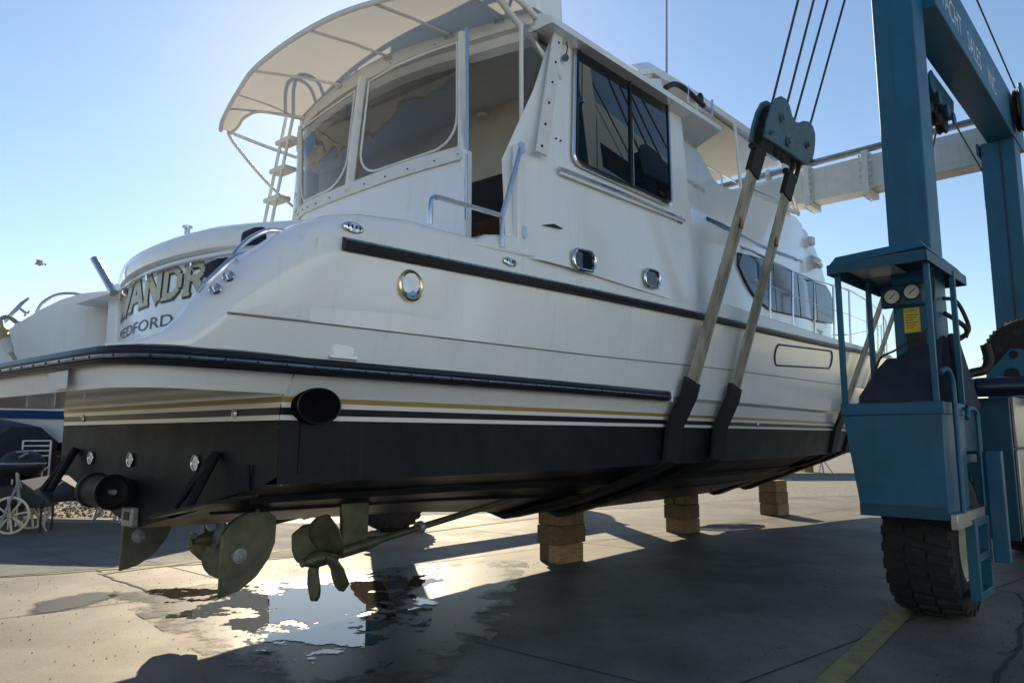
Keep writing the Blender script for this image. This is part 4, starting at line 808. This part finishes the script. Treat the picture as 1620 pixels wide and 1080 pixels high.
# operator station
bo = M().hexa([B(-1.0,3.84,.95),B(-1.0,4.50,.93),B(-.25,4.50,.93),B(-.25,3.84,.95)],[B(-1.0,3.735,1.78),B(-1.0,4.51,1.80),B(-.25,4.51,1.80),B(-.25,3.735,1.78)]).build('operator_tub', TEAL, lift, .006)
lb('tub_rim', (-1.015,3.72,1.783),(-.25,4.525,1.885), TEAL, .006)
lb('tub_bottom_lip', (-1.008,3.83,.93),(-.96,4.505,1.03), TEALD, .004)
rf = M().hexa([B(-1.06,3.70,3.13),B(-1.10,4.50,3.17),B(.32,4.50,3.14),B(.36,3.72,3.13)],[B(-1.0,3.75,3.22),B(-1.05,4.45,3.24),B(.28,4.45,3.22),B(.32,3.76,3.22)]).build('station_roof', TEAL, lift, .004)
for a,b_ in (((-1.06,3.70),(-1.10,4.50)),((-1.10,4.50),(.32,4.50)),((.32,4.50),(.36,3.72)),((.36,3.72),(-1.06,3.70))):
    d = Vector((b_[0]-a[0],b_[1]-a[1])).normalized()*.012; n_ = Vector((-d.y,d.x))
    M().prism([B(a[0],a[1],3.05),B(b_[0],b_[1],3.05),B(b_[0],b_[1],3.14),B(a[0],a[1],3.14)],B(n_.x,n_.y,0)).build('roof_lip', TEALD, rf)
M().box(B(-.93,3.78,3.120),B(-.35,4.16,3.126)).build('roof_panel', mat('skylight_grey',(.5,.52,.54),.4), rf)
for s,o in ((-.97,3.75),(-.97,4.47),(-.22,3.78),(-.22,4.50)): M().box(B(s-.022,o-.022,1.885),B(s+.022,o+.022,3.10)).build('station_post', TEAL, lift, .004)
gp = lb('gauge_panel', (-.36,3.92,2.80),(-.303,4.30,3.02), TEALD, .03)
for o in (4.03,4.20):
    zg = 2.905 if o < 4.1 else 2.93
    g_ = M().lathe([(.072,-.02),(.076,.02),(.068,.026),(.064,.012)], B(-.365,o,zg), B(-1,0,0), 24).build('gauge', DARK, lift)
    M().lathe([(.066,.014),(0,.014)], B(-.365,o,zg), B(-1,0,0), 20).build('gauge_dial', FACE, g_); M().tube([B(-.381,o-.02,zg-.02),B(-.381,o+.03,zg+.03)], .004, 5).build('gauge_needle', DARK, g_)
pl_ = M().box(B(-.306,4.10,2.56),B(-.302,4.235,2.79)).build('warning_placard', YELL, lift)
text_mesh('WARNING', .028, lambda c: B(-.308, 4.108+c.x*.82, 2.755+c.y), 'placard_lettering', DARK, pl_, .0)
for k in range(6): M().box(B(-.3075,4.115,2.72-.024*k),B(-.3065,4.22-.02*(k%3),2.726-.024*k)).build('placard_line', DARK, pl_)
lb('switch_box', (-.34,4.12,2.36),(-.303,4.27,2.55), DARK, .006)
# cloth cover over the controls
cv = M(); prof = []
for i in range(9):
    f = i/8; top = lerp([0,.25,.5,.8,1],[2.10,2.30,2.34,2.42,2.46],f); o = 3.86+.62*f
    prof.append([B(-.96,o,1.86),B(-.94,o,1.95+.03*math.sin(7*f)),B(-.80-.03*math.sin(11*f),o,lerp([0,1],[2.02,2.18],f)+.02*math.sin(9*f)),B(-.62,o,top+.02*math.sin(13*f)),B(-.45,o,top),B(-.40,o,1.9)])
cv.loft(prof); cv.build('control_cover', CLOTHN, lift)
M().hexa([B(-.2,4.40,1.86),B(-.2,4.52,1.86),B(.5,4.52,1.86),B(.5,4.40,1.86)],[B(-.12,4.40,2.55),B(-.12,4.46,2.55),B(.05,4.46,2.55),B(.05,4.40,2.55)]).build('control_cover', CLOTHN, lift, .03)
for pts,r_ in (([(-.1,4.39,2.88),(.0,4.47,2.86),(.08,4.52,2.72),(.13,4.53,2.58),(.1,4.44,2.52)],.018),([(-.1,4.39,2.74),(.0,4.46,2.68),(.1,4.52,2.60),(.12,4.5,2.52)],.022),([(-.1,4.39,2.50),(.08,4.46,2.50),(.13,4.50,2.54)],.014),([(-.5,4.42,3.0),(-.5,4.40,2.8),(-.5,4.33,2.55),(-.6,4.1,2.38),(-.68,3.98,2.3),(-.74,3.93,2.12)],.010)):
    M().tube(smooth_path([B(*p) for p in pts],6), r_, 8).build('hydraulic_hose', DARK, lift)
# access ladder, hand rails, fin panel
M().tube(smooth_path([B(-1.0,4.52,2.12),B(-.93,4.55,2.15),B(-.82,4.56,2.08),B(-.79,4.56,1.9),B(-.79,4.56,.98)],5), .022, 8).build('hand_rail', TEAL, lift)
M().tube(smooth_path([B(-.38,4.56,1.75),B(-.30,4.56,1.84),B(-.02,4.56,1.83),B(.03,4.56,1.7),B(.03,4.56,.98)],5), .02, 8).build('hand_rail', TEAL, lift)
M().box(B(-.38,4.40,1.0),B(-.02,4.405,1.80)).build('scuffed_side_panel', mat('worn_steel',(.45,.45,.43),.4,.5,var=.6,vscale=4,c2=(.05,.13,.18)), lift)
lb('step_plate', (-1.0,4.51,.86),(.02,4.56,.98), STEEL, .004)
la = M().box(B(-.50,4.50,.24),B(-.42,4.58,.9)).build('access_ladder', TEAL, lift, .004); M().box(B(-.02,4.50,.24),B(.06,4.58,.9)).build('ladder_stile', TEAL, la, .004)
for z in (.24,.55,.84): M().box(B(-.42,4.50,z),B(-.02,4.58,z+.06)).build('rung', TEAL, la, .004)
fp = lb('fin_panel', (-.0,4.60,.50),(.10,4.72,1.47), TEAL, .006)
# engine housing and winch
lb('engine_bulkhead', (1.25,4.02,.55),(1.30,4.62,2.0), TEALD, .006); lb('engine_box', (1.32,4.02,.55),(4.2,4.58,1.95), TEALD, .01)
for k in range(7): M().ball(B(1.24,4.30,1.62+.05*k),.012,6,4).build('strap_bolt', DARK, lift)
lb('engine_cover', (1.55,4.585,1.48),(4.1,4.62,2.02), STEEL, .008); lb('engine_cover', (1.55,4.585,.56),(4.1,4.62,1.46), STEEL, .008)
text_mesh('MARINE\nTRAVELIFT', .13, lambda c: B(1.95+c.x, 4.624, 1.30+c.y), 'maker_lettering', WHITE, lift, .0)
M().tube([B(1.0,4.40,2.10),B(1.05,4.80,2.10)], .10, 18).build('muffler', mat('tank_navy',(.012,.016,.035),.25), lift)
M().tube([B(1.0,4.22,2.10),B(1.0,4.395,2.10)], [.085,.095], 16).build('muffler_end', TEALD, lift)
M().tube(smooth_path([B(1.2,4.22,2.2),B(1.3,4.30,2.27),B(1.4,4.41,2.31),B(1.42,4.45,2.42),B(1.42,4.43,2.58)],6), .05, 12).build('exhaust_pipe', GREASE, lift)
DC = B(2.62,4.64,2.54)
dr = M().lathe([(0,.0),(.41,.0),(.43,.03),(.43,.09),(.41,.12),(0,.12)], DC, (-1,0,0), 40).build('winch_gear', GREASE, lift)
q = M()
for k in range(48): a = 2*math.pi*k/48; q.ball(DC+Vector((-.06,.43*math.cos(a),.43*math.sin(a))),.022,5,4)
x = q.build('gear_teeth', GREASE, dr); x['kind'] = 'stuff'
for k in range(6): a = 2*math.pi*k/6+.3; M().lathe([(0,.13),(.05,.13),(.05,.11)], DC+Vector((0,.28*math.cos(a),.28*math.sin(a))), (-1,0,0), 14).build('gear_hole', DARK, dr)
M().tube([DC,DC+Vector((1.2,0,0))], .2, 20).build('winch_drum', GREASE, lift)
M().prism([B(2.46,4.24,1.95),B(2.46,4.24,2.34),B(2.46,4.30,2.40),B(2.46,4.50,2.62),B(2.46,4.60,2.62),B(2.46,4.84,2.38),B(2.46,4.84,1.95)],(-.04,0,0)).build('winch_bracket', TEAL, lift, .008)
for o,z,r_ in ((4.53,2.55,.045),(4.50,2.32,.075)): M().lathe([(0,.012),(r_,.012),(r_,0)], B(2.418,o,z), (-1,0,0), 20).build('bracket_boss', GREASE, lift)
# sheave trolleys under the beams and cables
def trolley(s0, o0, par):
    t_ = M().hexa([B(s0-.5,o0-.12,5.62),B(s0-.5,o0+.12,5.62),B(s0+.62,o0+.12,5.60),B(s0+.62,o0-.12,5.60)],[B(s0-.3,o0-.12,5.88),B(s0-.3,o0+.12,5.88),B(s0+.7,o0+.12,5.88),B(s0+.7,o0-.12,5.88)]).build('sheave_trolley', TEALD, par, .01)
    for s,z,r_ in ((s0-.52,5.68,.24),(s0-.2,5.60,.15),(s0+.2,5.58,.15),(s0+.5,5.56,.15)):
        sh_ = M().lathe([(0,-.05),(r_-.01,-.05),(r_,-.03),(r_-.03,0),(r_,.03),(r_-.01,.05),(0,.05)], B(s,o0,z), (0,1,0), 26).build('sheave', GREASE, t_)
        for d in (-.14,.14): M().lathe([(0,.012),(r_*.5,.012),(r_*.55,-.012),(0,-.012)], B(s,o0+d,z), (0,1,0), 16).build('sheave_cheek', TEAL, sh_)
    return t_
trolley(1.9,4.0,lift)
M().tube([B(-.1,4.56,6.98),B(4.35,4.56,6.55)], .011, 6).build('wire_rope', WIRE, lift)
M().lathe([(0,-.04),(.30,-.04),(.31,-.02),(.28,0),(.31,.02),(.30,.04),(0,.04)], B(4.55,4.56,6.28), (0,1,0), 28).build('sheave', GREASE, lift)
lb('sheave_cheek', (4.3,4.60,5.95),(4.85,4.64,6.6), TEAL, .01); lb('pipe_stand', (4.6,4.72,5.5),(4.75,4.85,6.5), TEAL, .01); 
M().tube([B(4.8,4.9,6.5),B(4.85,4.9,5.6),B(4.9,4.9,2.2)], .03, 8).build('hydraulic_pipe', GALV, lift)
M().tube([B(.0,4.06,6.9),B(1.45,4.06,5.72)], .012, 6).build('wire_rope', WIRE, lift); M().tube([B(2.4,4.04,5.8),B(4.7,4.04,5.5)], .011, 6).build('wire_rope', WIRE, lift)
M().tube([B(4.49,4.30,5.9),B(4.49,4.30,2.6)], .009, 6).build('wire_rope', WIRE, lift)
# ---------------- slings with heart-shaped hook blocks (placed in the yacht's frame)
def webbing(pts, wd, th, m, name, parent, edge=Vector((1,0,0))):
    rows = []; P = [Vector(p) for p in pts]
    for i,p in enumerate(P):
        d = (P[min(i+1,len(P)-1)]-P[max(i-1,0)]).normalized(); a = (edge-d*edge.dot(d)).normalized(); n = d.cross(a).normalized()
        rows.append([p-a*wd/2-n*th/2,p+a*wd/2-n*th/2,p+a*wd/2+n*th/2,p-a*wd/2+n*th/2])
    return M().loft(rows, True, True).build(name, m, parent, .004)
def sling(name, label, sx, stop, top, ds):
    t_ = thing(name, label, 'lifting sling', YORG, YROT, 'slings under the yacht hull')
    for sd in (1,-1):
        ho = lambda z: sd*(hull_o(z,sx)+.035)
        upper = [B(stop,sd*top[0],top[1]), B(sx+.06,ho(2.83) if abs(ho(2.83))>0 else 0,2.80), B(sx+.02,sd*(max(hull_o(2.83,sx),hull_o(2.3,sx))+.045),2.4), B(sx,sd*(hull_o(2.05,sx)+.09),2.08)]
        f = (top[1]-2.8)
        upper[1] = upper[0].lerp(upper[3],.66); upper[2] = upper[0].lerp(upper[3],.84)
        webbing(upper, .235, .02, WEB, 'webbing', t_)
        webbing([p+B(.06,sd*.016,0) for p in (upper[0].lerp(upper[1],.15),upper[1],upper[2],upper[3].lerp(upper[2],.03))], .05, .012, WEB, 'webbing_ply', t_)
        lowp = [B(sx+.01,sd*(hull_o(2.05,sx)+.10),2.14),B(sx-.02,sd*(hull_o(2.05,sx)+.075),2.0),B(sx-.06,sd*(hull_o(1.7,sx)+.05),1.7),B(sx-.10,sd*(HB['chine'](sx)+.04),1.36),B(sx-.12,sd*(HB['chine'](sx)-.25),1.22),B(sx-.14,sd*.9,.93 if sx<4 else 1.0),B(sx-.14,0,zkeel(sx)-.03)]
        webbing(lowp, .30, .05, SLEEVE, 'chafe_sleeve', t_)
        p0 = upper[0]; d_ = (upper[1]-upper[0]).normalized()
        webbing([p0-d_*.03, p0+d_*.22], .25, .06, SLEEVE, 'sling_eye', t_)
        M().tube([p0+B(-.16,0,.05),p0+B(.16,0,.05)], .035, 10).build('sling_pin', GREASE, t_)
        if sd == 1:
            q_ = p0+d_*.74; webbing([q_+B(.03,.022,.05),q_+B(.02,.025,-.06)], .07, .008, REDT, 'red_tag', t_)
    return t_
sling('lifting_sling','worn grey webbing sling with black sleeve under the yacht, nearest the stern',-.80,-.335,(2.745,4.44),0)
sling('lifting_sling','worn grey webbing sling with black sleeve, second from the yacht stern',.22,.63,(2.75,4.46),0)
sling('lifting_sling','grey webbing sling at the bow end, seen left between the booth posts',4.74,6.3,(2.62,4.45),0)
sling('lifting_sling','grey webbing sling farthest forward near the yacht bow, beside the teal leg',6.1,7.6,(2.55,4.45),0)
def hook_block(label, s0, sd):
    t_ = thing('hook_block', label, 'hook block', YORG, YROT, 'hook blocks above the slings')
    hp = [(-.44,4.56),(-.43,4.72),(-.38,4.88),(-.30,5.0),(-.20,5.055),(-.06,5.075),(.06,5.05),(.17,4.98),(.30,4.96),(.40,4.985),(.52,5.045),(.68,5.09),(.82,5.085),(.92,5.04),(.97,4.96),(.985,4.86),(.97,4.72),(.88,4.66),(.72,4.645),(.40,4.62),(.1,4.60)]
    def pt(s,z,d): return B(s0+s, sd*(2.79+(z-4.56)*.2+d), z)
    for d in (-.10,.05):
        M().prism([pt(s,z,d) for s,z in hp], B(0,.03,0)).build('cheek_plate', BLOCKT, t_, .006)
    M().prism([pt(s*.9+.03,4.60+(z-4.60)*.92,-.068) for s,z in hp], B(0,.115,0)).build('sheave_core', GREASE, t_)
    for s,z,r_ in ((-.12,4.86,.05),(.70,4.84,.05),(.14,4.70,.06),(-.34,4.64,.03),(.92,4.72,.025)):
        bt = M().lathe([(0,.035),(r_*.55,.035),(r_*.6,.012),(r_,.010),(r_,0)], pt(s,z,.082 if sd==1 else -.105), (0,-sd,0), 14).build('plate_bolt', BLOCKT, t_)
    for s in (.02,.2): 
        c_ = pt(s,4.545,.02); M().tube([c_+Vector((.035*math.cos(R(a)),0,.035*math.sin(R(a)))) for a in range(0,361,30)], .012, 6).build('shackle_ring', GREASE, t_)
    for s in (-.335,.63,.8): M().tube([pt(s,4.70,-.0),pt(s,4.46,-.03)], .028, 8).build('sling_link', GREASE, t_)
    ct = [(-.20,5.05),(.15,5.0),(.44,5.0),(.91,5.05)]; tops = [(-.20,3.6),(.12,3.63),(.46,3.66),(.83,3.7)]
    for (s,z),(s1,o1) in zip(ct,tops): M().tube([pt(s,z-.05,-.01), B(s0+s1+.16, sd*o1, 7.6)], .0135, 8).build('wire_rope', WIRE, t_)
    return t_
hook_block('heart shaped teal hook block hanging on four wire ropes over the aft slings',0,1)
hook_block('teal hook block on the far port side of the yacht over the aft slings',0,-1)
# forward starboard falls, hidden block behind the leg
t_ = thing('hook_block','teal hook block at the bow end hidden behind the near teal leg','hook block',YORG,YROT,'hook blocks above the slings')
M().prism([B(6.2,2.62,4.45),B(7.7,2.62,4.45),B(7.75,2.66,4.75),B(7.4,2.7,4.9),B(6.95,2.68,4.78),B(6.5,2.7,4.9),B(6.15,2.66,4.75)],B(0,.12,0)).build('cheek_plate', BLOCKT, t_, .006)
lw = lambda s,o,z: Matrix.Rotation(-YROT,3,'Z') @ (to_world(B(s,o,z),LORG,LROT)-YORG)
for s,f in ((6.45,1.43),(6.8,1.72),(7.1,1.91),(7.45,2.11)): M().tube([B(s,2.68,4.75), lw(f,4.05,5.58)], .0125, 8).build('wire_rope', WIRE, t_)

# ================================================================ BLOCK STACKS
def stack(s0, o0, which, nlay, top, split):
    p = yacht_to_world(s0,o0,0); h = top/nlay
    names = {0:'bottom',1:'middle',2:'top'}
    for k in range(nlay):
        n = 2 if k == split else 1; wd = .40/n
        for j in range(n):
            rz_ = R(43+random.uniform(-5,5)); lx = .21+random.uniform(-.03,.05); 
            m_ = M().box((-lx,-wd/2+.002,0),(lx,wd/2-.002,h-.003))
            o = m_.build('timber_block', TIMB, None, .012)
            off = Matrix.Rotation(rz_,3,'Z') @ Vector((random.uniform(-.01,.01),(-.2+wd*(j+.5)) if n==2 else random.uniform(-.012,.012),0))
            o.location = (p.x+off.x,p.y+off.y,k*h+.001); o.rotation_euler = (0,0,rz_)
            side = '' if n == 1 else (', right half' if j == 0 else ', left half')
            tag(o, f'{names[k]} timber of the {which} block stack under the keel{side}', 'timber block', 'timber blocks under the keel')
stack(.50,-.36,'nearest, palest',3,.70,0)
stack(4.10,-.42,'middle',3,.70,2)
stack(7.85,-.2,'farthest',3,.70,9)

# ================================================================ BACKGROUND LEFT
def boat(name, label, loc, rz, L, bw, zk, zs, stripe):
    t_ = thing(name, label, 'boat', loc, rz, None)
    st = [0,.15,.4,.65,.85,.96,1.0]; wds = [.92,.97,1,.92,.6,.2,.01]
    for nm,m,lo,hi in (('bottom',NAVY,None,None),('hull',GEL,0,1)):
        q = M()
        for sd in (1,-1):
            rows = []
            for f,w_ in zip(st,wds):
                x = f*L; zc = zk+.55+.35*f**3
                if nm == 'bottom': rows.append([(x*.96,0,zk+.5*f**6),(x*.97,sd*w_*bw*.82,zc),(x*.98,sd*w_*bw*.86,zc+.16)])
                else: rows.append([(x*.98,sd*w_*bw*.86,zc+.16),(x*.99,sd*w_*bw*.95,(zc+zs)/2+.1),(x,sd*w_*bw,zs+.25*f)])
            q.loft(rows)
            if nm == 'hull': q.loft([[(f*L,sd*w_*bw,zs+.25*f),(f*L,0,zs+.3*f+.05)] for f,w_ in zip(st,wds)])
        w0 = .92*bw
        if nm == 'hull': q.add([(0,-w0*.86,zk+.71),(0,w0*.86,zk+.71),(0,w0,zs),(0,-w0,zs)],[(0,1,2,3)])
        else: q.add([(0,0,zk),(0,w0*.82,zk+.55),(0,w0*.86,zk+.71),(0,-w0*.86,zk+.71),(0,-w0*.82,zk+.55)],[(0,1,2,3,4)])
        q.build(nm, m, t_)
    for sd in (1,-1):
        M().loft([[(f*L,sd*(w_*bw*.965+.012),(zk+zs)/2+.28+.2*f+stripe),(f*L,sd*(w_*bw*.985+.012),(zk+zs)/2+.44+.2*f+stripe)] for f,w_ in zip(st,wds)]).build('blue_stripe', BLUEH, t_)
    M().hexa([(L*.3,-bw*.7,zs),(L*.3,bw*.7,zs),(L*.75,bw*.5,zs+.1),(L*.75,-bw*.5,zs+.1)],[(L*.36,-bw*.6,zs+.32),(L*.36,bw*.6,zs+.32),(L*.6,bw*.45,zs+.3),(L*.6,-bw*.45,zs+.3)]).build('cabin', GEL, t_, .04)
    for f in (.2,.6):
        for sd in (1,-1):
            sp = M().tube([(f*L,sd*bw*.75,zk+.5),(f*L,sd*bw*.95,.05)], .03, 8).build('support_stand', GALV, t_)
            for a in (-.3,.3): M().tube([(f*L,sd*bw*.85,.7),(f*L+a,sd*bw*1.1,.02)], .02, 6).build('stand_leg', GALV, sp)
        M().box((f*L-.2,-.2,0),(f*L+.2,.2,zk-.0+.02)).build('keel_block', TIMB, t_)
    return t_
cr_ = boat('cabin_cruiser','white and blue cabin cruiser on stands behind the yacht stern',(-5.5,14.6,0),R(166),8.2,1.45,.75,2.4,.0)
dv = M().hexa([(-.55,-.14,.35),(-.55,.14,.35),(-.05,.14,.55),(-.05,-.14,.55)],[(-.35,-.12,1.15),(-.35,.12,1.15),(0,.12,1.2),(0,-.12,1.2)]).build('outdrive_leg', DARK, cr_, .03)
shade_cruiser = boat('cabin_cruiser','white cruiser hull added unseen beyond the yacht bow to shade the yard',(15.2,33,0),R(183),9,1.6,.8,2.7,.0)  # unseen hull added to cast shade on the ground beyond the bow
# navy tarp, chair, grill cart, tripod stands
tp = thing('covered_trailer','small boat trailer under a dark navy tarp at the left edge','covered trailer',(-10.1,13.4,0),R(-6))
q = M(); q.loft([[(-2.4,y,z),(-.6,y,z+.25),(.6,y,z+.06),(1.15,y,z-.05)] for y,z in ((-.8,.75),(-.8,1.55),(-.35,1.82),(.35,1.82),(.8,1.55),(.8,.75))]); q.add([(1.15,-.8,.7),(1.15,.8,.7),(1.15,.8,1.5),(1.15,.35,1.77),(1.15,-.35,1.77),(1.15,-.8,1.5)],[(0,1,2,3,4,5)]); q.build('tarp', CLOTHN, tp)
M().box((-2.3,-.6,.55),(1.0,.6,.72)).build('trailer_bed', DARK, tp)
for x in (-1.6,.3):
    for y in (-.7,.7): M().lathe([(0,-.08),(.2,-.08),(.3,-.09),(.31,0),(.3,.09),(.2,.08),(0,.08)],(x,y,.31),(0,1,0),20).build('wheel', TYRE, tp)
ch = thing('folding_chair','white metal framed chair standing beside the navy tarp','chair',(-8.62,13.0,0),R(20))
q = M()
for x in (-.22,.22):
    M().tube([(x,.22,0),(x,.22,1.52)], .017, 8).build('leg', WHITE, ch); M().tube([(x,-.22,0),(x,-.22,1.0),(x,.2,1.05)], .015, 8).build('leg', WHITE, ch)
for z in (1.25,1.34,1.43,1.52): M().tube([(-.22,.22,z),(.22,.22,z)], .013, 8).build('back_slat', WHITE, ch)
M().box((-.22,-.22,.98),(.22,.22,1.0)).build('seat', DARK, ch)
gr = thing('grill_cart','black kettle grill cart with big cream spoked wheels at the left edge','grill cart',(-8.28,12.4,0),R(8))
M().box((-.45,-.26,.42),(.42,.26,.78)).build('cart_box', DARK, gr, .02); M().ball((-.1,0,1.12),.32,20,12,(1.1,1,.8)).build('kettle', DARK, gr)
M().lathe([(.34,0),(.36,.02),(.34,.04)],(-.1,0,1.12),(0,0,1),24).build('kettle_rim', STEEL, gr)
M().tube([(-.1,-.2,1.33),(.15,-.2,1.36)], .014, 8).build('lid_handle', STEEL, gr)
for y in (-.34,.34):
    wl = M().tube([(-.05+.29*math.cos(R(a)),y,.31+.29*math.sin(R(a))) for a in range(0,361,15)], .022, 8).build('wheel', CREAM, gr)
    for k in range(8): a = R(45*k+10); M().tube([(-.05,y,.31),(-.05+.28*math.cos(a),y,.31+.28*math.sin(a))], .017, 6).build('spoke', CREAM, wl)
    M().lathe([(0,.03),(.05,.03),(.05,-.03)],(-.05,y,.31),(0,1,0),12).build('wheel_hub', DARK, wl)
for x,y in ((.36,-.2),(.36,.2)): M().tube([(x,y,.42),(x,y,0)], .018, 8).build('leg', DARK, gr)
for x,l in ((.15,.08),(.28,.1)): M().lathe([(0,l),(.03,l),(.035,0)],(x,-.1,.78),(0,0,1),10).build('condiment_bottle', WHITE, gr)
st_ = thing('tripod_stand','grey steel tripod boat stand on the gravel by the grill cart','boat stand',(-8.2,12.15,0),0)
M().tube([(0,0,.45),(-.12,0,1.2)], .03, 8).build('pole', GALV, st_); M().tube([(-.28,0,1.12),(.06,0,1.32)], .025, 8).build('pad_bar', GALV, st_)
for a in (20,140,260): M().tube([(-.05,0,.85),(.42*math.cos(R(a)),.42*math.sin(R(a)),.02)], .02, 8).build('leg', GALV, st_)
s2 = copy_tree(st_); s2.location = (-8.1,14.6,0); s2.scale = (.8,.8,.8); s2['label'] = 'smaller steel tripod stand on gravel under the cabin cruiser'
for o_,lab,x,y,lean in ((0,'dark derrick pole leaning left in the far left gap',-27,38,-.6),(1,'dark derrick pole leaning right in the far left gap',-26,38,.8)):
    t2 = thing('derrick_pole', lab, 'pole', (x,y,0), 0); M().tube([(0,0,0),(lean*1.6,0,7)], .14, 8).build('pole', GREASE, t2); M().tube([(lean*1.6,0,7),(lean*1.6,0,7.4)], .2, 8).build('pole_cap', GREASE, t2)
# low wall and sheds far right
wl = thing('low_wall','long low dark wall at the far end of the yard beyond the bow','wall',(30,75,0),R(-30)); M().box((-45,-.2,0),(60,.2,1.0)).build('wall_face', mat('wall_dark',(.09,.085,.08),.8), wl); M().box((-45,-.28,1.0),(60,.28,1.12)).build('wall_coping', mat('coping',(.35,.33,.3),.8), wl)
# gull
gu = thing('gull','small gull gliding in the sky left of the yacht stern','bird',(-9.27,13.68,4.94),R(30))
M().ball((0,0,0),.022,10,6,(3.6,.8,.8)).build('body', GULLM, gu); M().ball((.10,0,.01),.022,8,5).build('head', GULLM, gu)
for sd,dz in ((1,.07),(-1,.02)): M().loft([[(.05,sd*.03,.01),(-.06,sd*.03,.0)],[(.07,sd*.18,dz+.02),(-.03,sd*.18,dz)],[(.0,sd*.36,dz*.6),(-.03,sd*.36,dz*.6)]]).build('wing', GULLM, gu, solid=.008)
bpy.context.view_layer.update()
